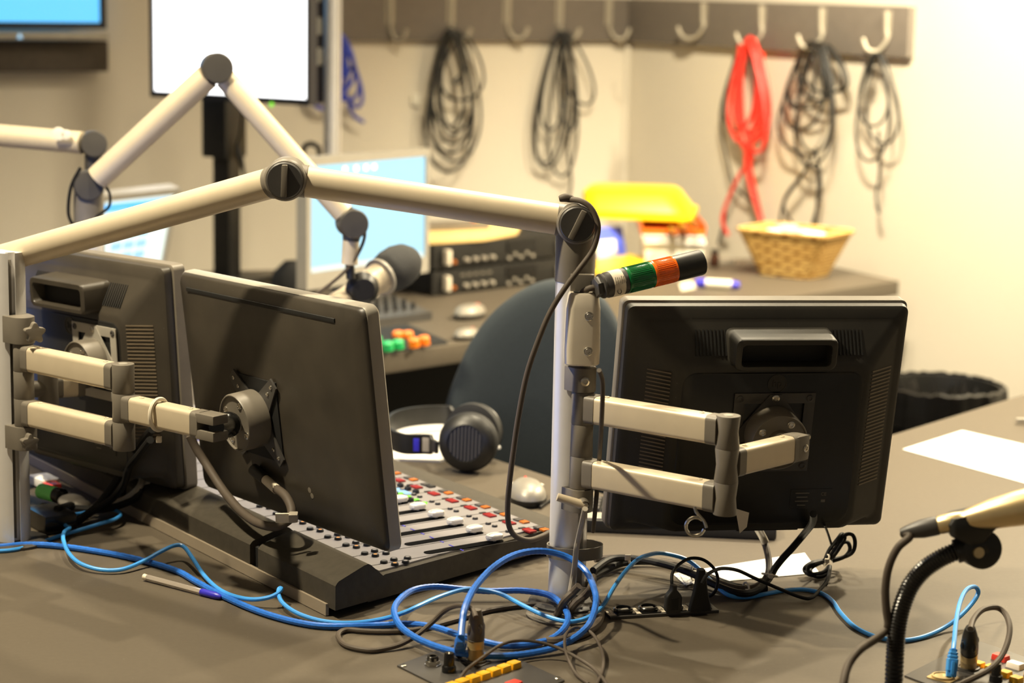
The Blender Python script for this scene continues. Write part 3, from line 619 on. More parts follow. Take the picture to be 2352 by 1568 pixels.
band([(.088,PZ-.003),(.088,PZ+.0005),(.402,PZ+.0005),(.402,PZ-.003)],.018,LEN-.01).build('fader_panel',mPANEL,t)
pn=MB(MF)
for i in range(20):
    b=.062+.049*i
    if b<LEN-.03: pn.box((.245,b+.0,PZ+.0007),(.31,.0008,.0005))
pn.build('module_seams',mDGREY,t)
B0=.086
slots=MB(MF); blue=MB(MF)
for i in range(18):
    b=B0+.049*i-.011
    slots.prism(rrect(.128,.0155,.007,4,.2475,b),PZ+.0004,PZ+.0010); blue.box((.235,b+.013,PZ+.0008),(.002,.010,.0004))
    blue.box((.235,b-.013,PZ+.0008),(.002,.008,.0004))
slots.build('fader_slots',mSLOT,t); blue.build('fader_marks',mPENB,t)
rnd=random.Random(3)
for i in range(18):
    b=B0+.049*i-.011; a=.298 if i<8 else .2+rnd.random()*.1
    MB(MF@M.Translation((a,b,PZ))).loft([[V((x,y,z)) for x,y in rrect(w_,h_,.0055)] for w_,h_,z in ((.024,.013,.004),(.026,.015,.007),(.024,.014,.0105),(.016,.010,.0125))]).box((0,0,.003),(.004,.003,.006)).build('fader_cap',mCAP,t)
def keyat(a,b,sa,sb,h,m,name): MB(MF).box((a,b,PZ+h/2),(sa,sb,h),bev=.0008).build(name,m,t)
def roundat(a,b,r,h,m,name,cap=None):
    k=MB(MF).lathe([(r,0),(r,h*.6),(r*.85,h),(r*.5,h),(r*.45,h*.7),(0,h*.7)],(a,b,PZ),(0,0,1),16).build(name,m,t)
    if cap: MB(MF).lathe([(r*.55,0),(r*.5,.0012)],(a,b,PZ+h*.7),(0,0,1),12).build('key_light',cap,k)
for i in range(9):
    b=.098+.049*i
    keyat(.371,b-.004,.012,.020,.003,mREDL,'red_key'); keyat(.392,b-.012,.011,.012,.003,mORL if i!=6 else mBLK,'channel_key')
    keyat(.371,b+.014,.010,.005,.002,mBLK,'small_key'); keyat(.392,b+.003,.011,.012,.003,mDGREY,'small_key')
for i in range(9):
    b=.098+.049*i
    for dd in (-.008,.008): roundat(.343,b+dd,.0042,.003,mBLK,'round_key',mPANEL)
for i in range(8):
    b=.060+.049*i
    for a,db,c in ((.112,.004,mDGREY),(.119,-.012,mLEDO),(.130,.008,mPANEL),(.137,-.010,mPANEL),(.149,.004,mPANEL)): roundat(a,b+db,.0052,.004,mBLK,'round_key',c)
for i in range(9):
    b=.30+.022*i; roundat(.318,b,.0055,.006,mBLK,'rotary_knob'); 
    MB(MF).box((.329,b,PZ+.0015),(.006,.006,.003),bev=.0005).build('status_light',mLEDG,t)
for i in range(8):
    b=.36+.022*i; roundat(.352,b,.0055,.006,mBLK,'rotary_knob')
MB(MF).box((.338,.42,PZ+.0012),(.012,.12,.002)).build('display_strip',mSCL2,t)
# ------------------------------------------------------------------ cables lying on the desk (pixel path, height above the desk)
def cable(name,path,r,m,label,rib=None,sm=7,parts=None,cat='cable',group=None,n=9):
    pts=[pz(u,v,h) for u,v,h in path]
    return tag(MB().tube(pts,r,n,sm,rib=rib).build(name,m),label,cat,group)
g=.0047
blue_path=[(-60,1258,g),(0,1255,g),(60,1250,g),(120,1252,g),(200,1262,g),(300,1280,g),(400,1308,g),(450,1335,g),(500,1362,g),(560,1390,g),(620,1412,g),(690,1430,g),(760,1438,g),(880,1435,g),(931,1432,.006),(995,1439,.008),(1053,1457,.009),(1115,1474,.008),(1160,1482,.006),(1224,1478,.005),(1275,1462,.008),(1303,1429,.012),(1298,1398,.016),(1263,1367,.016),(1199,1356,.014),(1122,1357,.013),(1058,1352,.016),(995,1347,.02),(944,1357,.02),(911,1385,.02),(907,1413,.018),(928,1446,.015),(982,1477,.012),(1058,1499,.013),(1135,1506,.008),(1211,1501,.006),(1288,1482,.010),(1347,1441,.022),(1368,1390,.036),(1365,1352,.048),(1344,1309,.062),(1301,1278,.075),(1245,1265,.085),(1186,1273,.090),(1135,1301,.090),(1092,1347,.083),(1069,1393,.072),(1062,1430,.058),(1059,1462,.046)]
cable('network_cable',blue_path,.0044,mBLUE,'thick royal blue network cable coiled in big loops at the foot of the pole',rib=.93,sm=12)
def bootplug(top,bot,m,label,name='network_plug'):
    d=(bot-top).normalized(); L=(bot-top).length
    t=thing(name,bot,label,'plug'); T=axisframe(top,d)
    MB(T).loft([[V((x,y,z)) for x,y in rrect(w_,w_,.002)] for w_,z in ((.0085,0),(.0085,L*.1),(.0105,L*.12),(.0105,L*.18),(.009,L*.2),(.0115,L*.25),(.0115,L*.31),(.010,L*.33),(.0125,L*.38),(.0125,L*.45),(.0125,L*.80))]).build('strain_boot',m,t)
    MB(T).box((0,0,L*.88),(.0115,.0085,L*.3),bev=.001).build('clear_plug',m,t); MB(T).box((0,.006,L*.7),(.004,.004,L*.5),bev=.001).build('latch',m,t)
bootplug(pz(1058,1466,.044),pz(1054,1497,.006),mBLUE,'royal blue network plug standing in the front control plate')
s=.0031
teal=[(-50,1264,s),(0,1265,s),(43,1260,s),(92,1246,s),(132,1232,s),(188,1215,.008),(231,1202,.012),(264,1192,.014),(277,1181,.014),(262,1171,.012),(225,1172,.01),(190,1178,.012),(166,1183,.014),(154,1194,.012),(150,1206,.012),(160,1212,.015),(147,1222,.018),(146,1242,.018),(159,1271,.015),(185,1294,.010),(231,1308,.006),(281,1307,.006),(330,1288,.010),(370,1266,.018),(403,1252,.022),(423,1256,.020),(442,1281,.014),(469,1321,.008),(499,1350,.0065),(533,1367,.008),(575,1376,.010),(612,1373,.014),(637,1363,.019),(646,1352,.022),(641,1352,.021),(640,1366,.017),(652,1387,.012),(688,1410,.007),(747,1427,.004),(813,1430,.004),(879,1421,.009),(929,1406,.022),(960,1392,.026),(1007,1371,.024),(1058,1355,.024),(1097,1353,.024),(1148,1363,.022),(1199,1389,.018),(1250,1413,.014),(1301,1427,.012),(1339,1422,.012),(1370,1405,.016),(1390,1383,.022),(1411,1347,.032),(1436,1312,.042),(1464,1285,.048),(1490,1274,.048),(1520,1270,.045),(1568,1281,.034),(1598,1299,.026),(1627,1327,.016),(1651,1351,.010),(1678,1368,.006),(1717,1371,s),(1761,1363,s),(1806,1355,s),(1851,1354,s),(1889,1363,s),(1913,1381,s),(1931,1407,s),(1961,1437,s),(1998,1457,s),(2034,1467,s),(2079,1470,s),(2124,1461,s),(2169,1441,.006),(2204,1416,.015),(2234,1384,.028),(2247,1360,.040),(2238,1347,.048),(2219,1355,.052),(2205,1384,.050),(2196,1428,.046),(2192,1470,.040),(2190,1492,.034)]
cable('network_cable',teal,.0029,mTEAL,'thin light blue network cable wandering across the whole desk front')
bootplug(pz(2190,1490,.036),pz(2184,1552,.006),mTEAL,'light blue network plug in the right control plate')
k=.0037
cable('audio_cable',[(1093,1417,.062),(1088,1404,.066),(1077,1395,.066),(1053,1390,.056),(1023,1401,.040),(990,1431,.022),(956,1459,.012),(918,1480,.006),(880,1490,k),(846,1493,k),(797,1483,k),(778,1465,k),(780,1452,k),(800,1446,k),(840,1449,k),(893,1450,k),(960,1445,k),(1040,1425,k),(1130,1400,k),(1230,1388,k),(1275,1396,k)],.0033,mBRN,'grey brown audio cable curving from the upright connector on the front plate')
cable('thin_cable',[(1050,1575,.004),(1053,1566,.004),(1071,1538,.012),(1110,1508,.02),(1148,1482,.026),(1186,1471,.026),(1237,1474,.022),(1288,1490,.016),(1339,1518,.010),(1372,1543,.006),(1395,1572,.003)],.0020,mBRN,'thin brown cable arching over the yellow keys of the front plate')
cable('thin_cable',[(1352,1570,.003),(1324,1548,.004),(1306,1515,.010),(1297,1480,.018),(1303,1452,.022),(1326,1440,.022),(1357,1452,.018),(1377,1480,.012),(1386,1510,.007),(1383,1543,.004),(1370,1572,.003)],.0020,mBRN,'thin brown cable looped beside the front plate below the pole')
cable('power_cable',[(1275,1421,-.01),(1285,1400,.012),(1298,1378,.03),(1316,1360,.04),(1330,1345,.05)],.0052,mBRN,'short grey brown cable rising out of the desk grommet on the left side')
cable('power_cable',[(1302,1416,-.008),(1312,1398,.01),(1325,1382,.02),(1345,1366,.03),(1358,1348,.045),(1362,1325,.05)],.0052,mBRN,'grey brown cable rising from the desk grommet behind the pole')
cable('power_cable',[(1358,1355,.02),(1372,1385,.012),(1379,1408,.006),(1372,1432,.006),(1345,1452,.006),(1310,1464,.006),(1275,1472,.006),(1250,1470,.006)],.0056,mBRN,'fat grey brown cable curving round the right side of the grommet')
cable('grey_cable',[(1344,1168,.17),(1338,1195,.15),(1329,1235,.115),(1324,1260,.098),(1320,1300,.068),(1316,1325,.050),(1309,1365,.028),(1305,1393,.012),(1300,1412,-.008)],.0037,mGRYC,'pale grey cable running down the central pole into the grommet')
# hole grommet
gr=pz(1290,1412); t=thing('desk_grommet',gr,'round black cable grommet in the desk at the foot of the pole','grommet')
MB().lathe([(.034,0),(.046,0),(.046,.002),(.043,.0035),(.036,.0030),(.034,.001)],gr,Z,44).build('grommet_rim',mGREYP,t)
MB().lathe([(.035,0),(.035,.0008)],gr,Z,40).build('cable_opening',mBLKM,t)
# straps round the pole
def strap(c,rx,ry,h,ang,label):
    pts=[]; 
    for i in range(36):
        a=2*math.pi*i/36; x,y=rx*math.cos(a),ry*math.sin(a); pts.append((x*math.cos(ang)-y*math.sin(ang),x*math.sin(ang)+y*math.cos(ang)))
    b=MB(M.Translation(c)); out=[]
    rings=[]
    for z_,f in ((-h/2,1),(h/2,1),(h/2,.94),(-h/2,.94),(-h/2,1)): rings.append([V((x*f,y*f,z_)) for x,y in pts])
    b.loft(rings,cap=False); return tag(b.build('cable_strap',mGREYP),label,'strap','dark cable straps')
strap(V((PR.x+.009,PR.y-.004,DZ+.074)),.037,.0275,.016,.1,'dark hook-and-loop strap wrapped round the central pole')
strap(pz(1344,1352,.025),.014,.014,.012,.0,'small dark strap bundling cables behind the pole foot')
# right control plate and front control plate
def plate(L,Tp,R,label):
    a=(Tp-L); b=(R-Tp); n=Z; t=thing('control_plate',L*.5+R*.5,label,'control plate','control plates')
    ah=a.normalized(); T=frame(L+Z*.0,ah,(Z.cross(ah)),Z)
    q=[L,Tp,R,L+R-Tp]; Ti=T.inverted(); q=[(Ti@p_).xy for p_ in q]
    MB(T).prism([(p_.x,p_.y) for p_ in q],0,.0022,bev=.0005).build('face_plate',mDGREY,t); return t,T,Ti
t,T,Ti=plate(pz(912,1531),pz(1081,1467),pz(1297,1565),'dark control plate with yellow keys at the front centre of the desk')
fp=t
def xlr(t_,base,top,shell,boot,gs=1.0):
    d=(top-base).normalized(); L=(top-base).length
    tt=thing('audio_plug',base,t_,'plug','upright audio plugs')
    MB().lathe([(.0095*gs,0),(.0098*gs,.004),(.0098*gs,L*.22),(.0102*gs,L*.23),(.0098*gs,L*.25),(.0102*gs,L*.28),(.0098*gs,L*.30),(.0102*gs,L*.33),(.0098*gs,L*.36),(.0098*gs,L*.39)],base,d,28).build('metal_shell',shell,tt)
    MB().lathe([(.0103*gs,L*.39),(.0103*gs,L*.41),(.0098*gs,L*.42),(.0104*gs,L*.43),(.0104*gs,L*.47),(.0106*gs,L*.49),(.0104*gs,L*.6),(.009*gs,L*.8),(.0065*gs,L*.97),(.0058*gs,L)],base,d,28).build('cable_boot',boot,tt)
    T_=axisframe(base,d)
    q=MB(T_)
    for k_ in range(4):
        a=k_*math.pi/2+.6; q.ball((.0088*gs*math.cos(a),.0088*gs*math.sin(a),L*.62),.0035,(1,1,2.2),n=12)
    q.build('grip_rib',boot,tt)
def dsock(par,c,ah,m,r=.0135):
    Tm=frame(c,ah,Z.cross(ah),Z); q=MB(Tm); q.prism(rrect(.027,.032,.004),.0022,.0036,bev=.0005); q.lathe([(r,.0036),(r,.006),(r*.85,.0062),(r*.8,.005),(0,.005)],(0,0,0),(0,0,1),32); return q.build('socket_flange',m,par)
ah=(pz(1081,1467)-pz(912,1531)).normalized()
xb=pz(1092,1524); dsock(fp,xb,ah,mDGREY); xlr('audio plug with brass shell standing upright in the front plate',xb+Z*.0055,xb+Z*.0675,mBRASS,mat('boot_grey',(.34,.31,.27),.5))
eb=pz(1050,1499); so=dsock(fp,eb,ah,mCHROME,.0125)
for u,v in ((927,1529),(1281,1558)): q=MB(); screwhead(q,pz(u,v,.0022),Z,.004); q.build('plate_screw',mCHROME,fp)
jb=pz(994,1531); MB().lathe([(.010,.0022),(.010,.0036),(.0085,.004),(.0085,.008),(.0075,.0085),(.0075,.012),(.0055,.0125),(.005,.010),(0,.010)],jb,Z,6).build('jack_socket',mCHROME,fp); MB().lathe([(.0068,.006),(.0068,.013),(.006,.0138),(.004,.0138),(.0035,.011),(0,.011)],jb,Z,24).build('jack_collar',mBLKG,fp)
kb=pz(1031,1546); kk=MB().lathe([(.0085,.0022),(.0085,.008),(.0075,.0095),(.0066,.0105),(.0058,.024),(.0052,.0255),(0,.0257)],kb,Z,28).build('level_knob',mBLKG,fp); MB().box(kb+V((0,-.003,.0258)),(.0012,.005,.0006)).build('knob_pointer',mWHT,kk)
def keycap(par,c,ax,m,sx=.0125,sy=.0115,h=.0085,lab=None):
    Tm=frame(c,ax,Z.cross(ax),Z); 
    o=MB(Tm).loft([[V((x,y,z)) for x,y in rrect(sx*f,sy*f,.0015,3)] for f,z in ((1,.002),(1,.005),(.95,h-.001),(.9,h))]).build('key_cap',m,par)
    if lab: MB(Tm).prism(rrect(sx*.7,sy*.6,.0008,2),h,h+.0003).build('key_insert',mat('key_insert_amber',(.93,.66,.10),.4),o)
    return o
kd=(pz(1180,1527)-pz(1076,1563)).normalized()
for i in range(7):
    c=pz(1180,1537)-kd*(i*.0178); keycap(fp,c,kd,mYEL,.0155,.0125,.0095,True)
for i in range(3):
    c=pz(1178,1584)-kd*(i*.023)+kd*.001; keycap(fp,c,kd,mRED if i==0 else mWHT,.020,.014,.0095)
L_,T_,R_=pz(2077,1554),pz(2240,1472),pz(2470,1552)
rp,T,Ti=plate(L_,T_,R_,'dark control plate with a light blue network plug cut by the right frame corner')
ah=(T_-L_).normalized(); xb=pz(2224,1541); dsock(rp,xb,ah,mDGREY); xlr('audio plug with black boot standing upright in the right plate',xb+Z*.0055,pz(2229,1442,.066),mBRASS,mBLK)
eb=pz(2166,1561); dsock(rp,eb,ah,mBRASS,.0135)
kd=(pz(2400,1580)-pz(2247,1533)).normalized()
for u,v,m,sx in ((2247,1533,mYEL,.013),(2276,1541,mYEL,.013),(2298,1516,mRED,.020),(2332,1534,mPAPER,.020),(2309,1554,mYEL,.013),(2334,1567,mYEL,.014),(2368,1553,mYEL,.014)): keycap(rp,pz(u,v+3),kd,m,sx,.0125,.009)
kb=pz(2287,1568); MB().lathe([(.0080,.0022),(.0075,.0095),(.0060,.0105),(.0052,.024),(0,.0247)],kb,Z,24).build('level_knob',mBLKG,rp)
cable('audio_cable',[(2229,1444,.066),(2236,1422,.070),(2252,1403,.074),(2272,1395,.074),(2293,1396,.070),(2311,1412,.064),(2319,1440,.056),(2314,1475,.044),(2298,1510,.032),(2270,1538,.024),(2235,1557,.018),(2190,1578,.010),(2150,1600,.005)],.0036,mBRN,'dark cable looping up from the plug on the right control plate')
# connector strip with four round sockets
s0=pz(1392,1414); s1=pz(1640,1398); d=(s1-s0).normalized(); n=Z.cross(d); T=frame(s0,d,n,Z); LS=(s1-s0).length
t=thing('socket_strip',s0*.5+s1*.5,'black strip of four round sockets set in the desk below the right monitor','socket strip')
sp=t; MB(T).box((LS/2,0,.002),(LS,.036,.004),bev=.0006).build('strip_plate',mDGREY,t)
for i,u in enumerate((1426,1485,1545,1605)):
    x=(pz(u,1406-.066*(u-1426)*.5)-s0).dot(d); Tq=T@M.Translation((x,.001,.004))
    o=MB(Tq).prism(rrect(.028,.030,.003),0,.0012,bev=.0004).lathe([(.0128,.001),(.0128,.0045),(.0112,.0055),(.0095,.0052),(.0092,.003),(0,.003)],(0,0,0),(0,0,1),32).build('round_socket',mBLKG,t)
    if i<2: MB(Tq).box((0,0,.0032),(.0135,.006,.0012)).build('port_opening',mBEZ,o)
for i,(u,tx) in enumerate(((1398,'12'),(1457,'13'),(1516,'14'),(1577,'15'))):
    x=(pz(u,1408)-s0).dot(d); o=MB(T).box((x,-.001,.0043),(.013,.024,.0006)).build('paper_label',mTAG,t)
    MB().text(tx,.010,T@M.Translation((x,-.002,.0047)),.0001).build('label_text',mGREYP,o)
for i,(u,v,m) in enumerate(((1545,1404,0),(1607,1401,1))):
    b=pz(u,v,.006)+n*0
    t=thing('video_plug',b,('black angled plug with grip pushed into the third socket of the strip','tapered black plug in the last socket of the strip')[i],'plug')
    Tq=frame(b,d,n,Z)
    if i==0: MB(Tq).loft([[V((x,y,z)) for x,y in rrect(w_,.012,.003)] for w_,z in ((.018,0),(.022,.002),(.022,.020),(.018,.024),(.008,.030),(.007,.036))]).build('plug_body',mBLK,t); MB(Tq).box((0,-.0064,.012),(.010,.001,.016)).build('grip_panel',mBLKM,t)
    else: MB(Tq).loft([[V((x,y,z)) for x,y in rrect(w_,.012,.003)] for w_,z in ((.030,0),(.028,.006),(.018,.026),(.012,.045),(.009,.055))]).build('plug_body',mBLKM,t)
cable('video_cable',[(1545,1352,.036),(1543,1335,.044),(1545,1315,.052),(1562,1294,.058),(1586,1282,.060),(1615,1285,.056),(1639,1304,.046),(1649,1329,.032),(1643,1357,.018),(1628,1369,.008),(1610,1366,.005)],.0022,mRUB,'thin black cable looping out of the third socket plug')
cable('video_cable',[(1612,1340,.052),(1622,1322,.060),(1640,1310,.060),(1662,1305,.054),(1696,1310,.042),(1737,1329,.026),(1791,1352,.012),(1836,1370,.005),(1862,1373,.004),(1883,1354,.006),(1901,1330,.012),(1906,1300,.020)],.0024,mRUB,'thin black cable arching from the last plug across the paper to the tied bundle')
# ------------------------------------------------------------------ cables of the right monitor
cable('monitor_cable',[(1694,1150,.125),(1714,1178,.105),(1732,1200,.085),(1748,1226,.054),(1760,1258,.040),(1766,1290,.026),(1764,1318,.016),(1748,1340,.010),(1718,1352,.008),(1670,1345,.010),(1610,1318,.014),(1550,1296,.018),(1480,1285,.018),(1410,1280,.016),(1366,1284,.015)],.0048,mBRN,'grey monitor cable bowing down from the right monitor to the tied bundle')
tag(MB().tube([pz(1718,1183,.101),pz(1733,1202,.083),pz(1749,1228,.058),pz(1758,1246,.046)],.0056,10,5).build('cable_sleeve',mGRYC),'pale sleeve on the grey cable below the right monitor','sleeve')
cable('power_cable',[(1868,1180,.13),(1866,1200,.105),(1845,1228,.066),(1820,1258,.048),(1798,1282,.034),(1780,1305,.022),(1765,1330,.012),(1735,1357,.010),(1700,1362,.010),(1650,1346,.012),(1590,1318,.016),(1530,1297,.020),(1450,1282,.020),(1400,1285,.02),(1362,1310,.02)],.0050,mRUB,'black power cable dropping from the right monitor into the tied bundle')
cable('power_cable',[(1760,1350,.006),(1710,1352,.006),(1650,1334,.006),(1590,1308,.008),(1520,1290,.008),(1440,1290,.008),(1385,1310,.008),(1340,1335,.01)],.0056,mRUB,'thick black cable at the back of the tied bundle behind the socket strip')
def tie(c,ax,r,label):
    b=MB(); F=axisframe(c,ax); b.tube([F@V((r*math.cos(a),r*math.sin(a),0)) for a in [k_*math.pi/6 for k_ in range(12)]],.0014,6,4,closed=True); b.box(c+V((0,-r-.002,.002)),(.006,.005,.006),bev=.001)
    return tag(b.build('zip_tie',mTAG),label,'zip tie','white zip ties on cables')
tie(pz(1714,1355,.009),V((1,.3,0)),.0105,'white zip tie round the cable bundle in front of the paper strip')
tie(pz(1768,1320,.016),V((.2,.3,1)),.0105,'white zip tie where the grey and black monitor cables meet')
tie(pz(1593,1312,.014),V((1,-.4,0)),.0115,'white zip tie round the bundle behind the third plug')
tag(MB().tube([pz(1448,1299,.022),pz(1446,1290,.03),pz(1442,1282,.036)],.0016,6,4).box(pz(1442,1280,.038),(.008,.003,.008),bev=.001).build('zip_tie_tail',mTAG),'white zip tie tail sticking up left of the light blue arch','zip tie')
tg=MB(frame(pz(1702,1185,.115),V((.9,-.3,0)),V((.3,.9,.2)),V((.1,-.1,1)))); tg.prism([(-.009,.010),(.010,.006),(.010,-.014),(.002,-.024)],0,.0006,M.Rotation(math.radians(90),4,'X')); tag(tg.build('cable_flag',mTAG),'cream paper flag tag hanging below the right monitor arm','tag')
# black looped bundle
bun=MB(); c0=pz(1900,1285,.018)
for path in ([(1895,1284,.018),(1905,1262,.03),(1925,1236,.05),(1934,1226,.055),(1940,1236,.05),(1925,1262,.035),(1912,1280,.02)],
             [(1905,1280,.02),(1925,1250,.04),(1942,1228,.055),(1958,1228,.055),(1964,1246,.045),(1958,1268,.03),(1935,1280,.016),(1910,1284,.014)],
             [(1905,1282,.018),(1925,1262,.03),(1936,1246,.04),(1948,1246,.04),(1952,1262,.03),(1940,1278,.02),(1912,1288,.014)],
             [(1895,1286,.016),(1870,1290,.018),(1852,1300,.014),(1848,1310,.008),(1862,1320,.005),(1885,1318,.005),(1902,1306,.01)],
             [(1896,1288,.014),(1876,1296,.014),(1862,1306,.01),(1866,1318,.006),(1890,1314,.008),(1904,1300,.012)],
             [(1894,1288,.016),(1868,1294,.02),(1855,1306,.012),(1870,1322,.004),(1892,1322,.004),(1906,1300,.01)]):
    bun.tube([pz(*p_) for p_ in path],.0028,8,6)
bun.tube([pz(1894,1205,.09),pz(1904,1232,.055),pz(1913,1266,.026),pz(1908,1284,.016)],.0018,8,6)
bun.tube([pz(1906,1300,.012),pz(1903,1325,.004),pz(1897,1340,.003)],.0030,8,6)
tag(bun.build('cable_bundle',mRUB),'black cable folded and tied into a small bundle right of the paper strip','cable')
tie(pz(1897,1286,.017),V((1,.2,-.5)),.008,'white twist tie round the folded black cable bundle')
# ------------------------------------------------------------------ cables of the left monitors
cable('monitor_cable',[(350,985,.17),(338,1000,.15),(322,1020,.13),(290,1066,.085),(256,1120,.048),(219,1166,.02),(185,1190,.010),(160,1204,.007),(140,1206,.006),(110,1200,.006)],.0062,mRUB,'thick black cable running from the left monitor down to the desk')
cable('monitor_cable',[(345,1010,.16),(318,1045,.12),(300,1066,.10),(293,1082,.088),(285,1110,.066),(268,1135,.044),(247,1153,.03),(215,1172,.018),(180,1196,.010),(150,1215,.007)],.0055,mRUB,'black cable doubled beside the thick one under the left arm hinge')
cable('monitor_cable',[(326,1121,.05),(316,1138,.038),(300,1150,.028),(266,1163,.018),(228,1170,.014),(190,1168,.012),(153,1167,.01),(125,1178,.008),(105,1200,.006)],.0055,mRUB,'black cable running below the grey loop at the left')
cable('monitor_cable',[(300,1050,.09),(315,1064,.085),(325,1085,.07),(326,1103,.06),(318,1121,.05),(294,1142,.032),(258,1158,.02),(220,1168,.012)],.0052,mGRYC,'pale grey monitor cable making a half loop under the left monitor')
tag(MB(frame(pz(337,1106,.055),V((1,0,0)),V((0,1,0)),Z)).box((0,0,0),(.010,.006,.020),bev=.001).build('cable_flag',mTAG),'cream tag on the grey cable loop under the left monitor','tag')
nbM=MT.to_3x3()@V((0,-1,0))
def mp(u,v,o): return pp(u,v,MT@V((0,-o,0)),nbM)
tag(MB().tube([mp(u,v,o) for u,v,o in ((436,1000,.05),(452,1032,.045),(475,1068,.04),(505,1115,.04),(530,1148,.045),(556,1176,.05),(590,1200,.055),(625,1209,.055),(650,1203,.05),(668,1188,.04),(669,1165,.032),(655,1138,.026),(634,1122,.022))],.0062,10,7).build('monitor_cable',mBRN),'heavy grey brown cable hanging in a bow behind the slim monitor','cable')
t=thing('video_plug',mp(592,1086,.015),'black video plug with white sleeve at the back of the slim monitor','plug')
a_,b_=mp(583,1078,.016),mp(610,1101,.018); MB().cyl(a_,b_,.0085,.0076).build('plug_body',mBLK,t)
MB().cyl(b_,mp(636,1124,.022),.0066).build('label_sleeve',mTAG,t)
tag(MB(frame(mp(652,1189,.056),V((1,.1,0)),V((0,1,.3)),V((0,-.3,1)))).box((0,0,0),(.022,.0025,.014),bev=.0006).build('cable_flag',mTAG),'cream tag on the heavy cable below the slim monitor','tag')
tag(MB(frame(mp(674,1187,.05),V((1,.1,0)),V((0,1,.3)),V((0,-.3,1)))).box((0,0,0),(.012,.010,.012),bev=.002).build('cable_clip',mGRYC),'clear grey clip beside the cream tag below the slim monitor','clip')
# small things left of the mixer
t=thing('marker_pen',pz(118,1140),'fat green marker with black end lying by the left pole','marker')
a_,b_=pz(94,1127,.016),pz(129,1136,.016); MB().cyl(a_,b_,.012,bev=.002).build('marker_barrel',mGREEN,t); MB().cyl(b_,pz(144,1140,.016),.0122,bev=.002).build('marker_cap',mBLKG,t)
T=frame(pz(108,1112,.006),(pz(146,1122,.006)-pz(74,1090,.006)).normalized(),Z.cross((pz(146,1122,.006)-pz(74,1090,.006)).normalized()),Z)
t=thing('paper_packet',pz(108,1112),'folded white paper packet with a red end by the left pole','packet')
MB(T).box((-.01,0,.004),(.05,.032,.014),bev=.004).build('packet_body',mPAPER,t); MB(T).box((.026,-.004,.003),(.024,.022,.010),bev=.003).build('red_end',mRED,t)
b=MB(); rnd=random.Random(8)
b.ball(pz(165,1150,.012),.018,(1.2,.9,.6),n=14); b.ball(pz(185,1158,.010),.014,(1.1,.9,.6),n=12)
o=b.build('crumpled_tissue',mPAPER); tag(o,'crumpled cream paper tissue between the mixer and the green marker','tissue')
t=thing('power_adapter',pz(110,1190),'black power adapter block with cables tucked beside the left pole','adapter')
MB(frame(pz(118,1212),mA,mB,Z)).box((.0,0,.014),(.05,.075,.028),bev=.006).build('adapter_body',mBLKG,t); MB().tube([pz(130,1168,.03),pz(165,1160,.02),pz(150,1185,.01),pz(115,1215,.006)],.005,8,6).build('adapter_lead',mRUB,t)
# pen
a_,b_=pz(331,1324,.0055),pz(508,1371,.0045); d=(b_-a_).normalized(); L=(b_-a_).length
t=thing('ballpoint_pen',a_*.5+b_*.5,'clear ballpoint pen with blue cap lying behind the blue cables','pen')
MB().cyl(a_+d*.006,a_+d*L*.76,.0042,n=6).build('pen_barrel',mCLEAR,t); MB().cyl(a_+d*.01,a_+d*L*.9,.0013,n=10).build('ink_tube',mTAG,t); MB().cyl(a_,a_+d*.006,.0042,.0036,n=16).build('end_plug',mTAG,t)
MB().lathe([(.0046,L*.75),(.0050,L*.76),(.0048,L*.93),(.003,L*.99),(.0015,L)],a_,d,18).build('pen_cap',mPENB,t)
# ------------------------------------------------------------------ signal light and its bracket
hy=PR.y-.036
t=thing('light_bracket',dy(1338,838,hy),'rounded silver bracket with two bolts clamped to the central pole','bracket')
T=frame(dy(1338,753,hy),X,V((0,1,0)),Z); hh=(dy(1338,670,hy)-dy(1338,836,hy)).z
MB(T).loft([[V((x,y,z)) for x,y in rrect(w_,d_,.011,6)] for w_,d_,z in ((.040,.030,-hh/2),(.0445,.034,-hh/2+.002),(.0455,.035,-hh/2+.02),(.0435,.034,hh/2-.02),(.0385,.031,hh/2-.003),(.035,.028,hh/2))]).build('bracket_body',mSILV,t)
MB(T).lathe([(.009,0),(.009,.0006)],(-.004,-.004,hh/2),(0,0,1),24).build('cable_hole',mBLKM,t)
for z_ in (dy(1351,721,hy).z,dy(1350,801,hy).z):
    c=V((dy(1351,760,hy).x,hy-.0172,z_)); MB().lathe([(.0058,0),(.0058,.001),(.0052,.0015),(.0046,.0015),(.0044,.0008),(.0042,.003),(.0038,.0035),(.0022,.0035),(.002,.0015),(0,.0015)],c,V((.05,-1,0)),24).build('socket_bolt',mCHROME,t)
tag(MB(frame(dy(1337,656,PR.y-.028),X,V((0,1,0)),Z)).box((0,0,0),(.03,.012,.030),bev=.002).build('slot_nut',mGREYP),'dark slot nut on the pole above the silver bracket','nut')
A0=dy(1382,657,hy-.012); A1=dy(1607,603,hy+.045); d=(A1-A0).normalized(); L=(A1-A0).length
t=thing('signal_light',A0,'tubular signal light with green and orange bands tilted beside the central pole','signal light')
f=lambda u: L*(u-1382)/225.
def cyl(a,b,r,m,name,prof=None,n=40): return MB().lathe(prof or [(r*.96,f(a)),(r,f(a)+.001),(r,f(b)-.001),(r*.96,f(b))],A0,d,n).build(name,m,t)
cyl(1376,1384,.0125,mDGREY,'gland_nut',[(.008,f(1366)),(.0125,f(1367)),(.0135,f(1370)),(.0135,f(1377)),(.0125,f(1379))],6)
cyl(0,0,0,mDGREY,'base_housing',[(.0125,f(1378)),(.0155,f(1380)),(.0160,f(1383)),(.0150,f(1386)),(.0165,f(1392)),(.0167,f(1432)),(.0160,f(1434))])
lb=cyl(1398,1425,.01685,mTAG,'label_band')
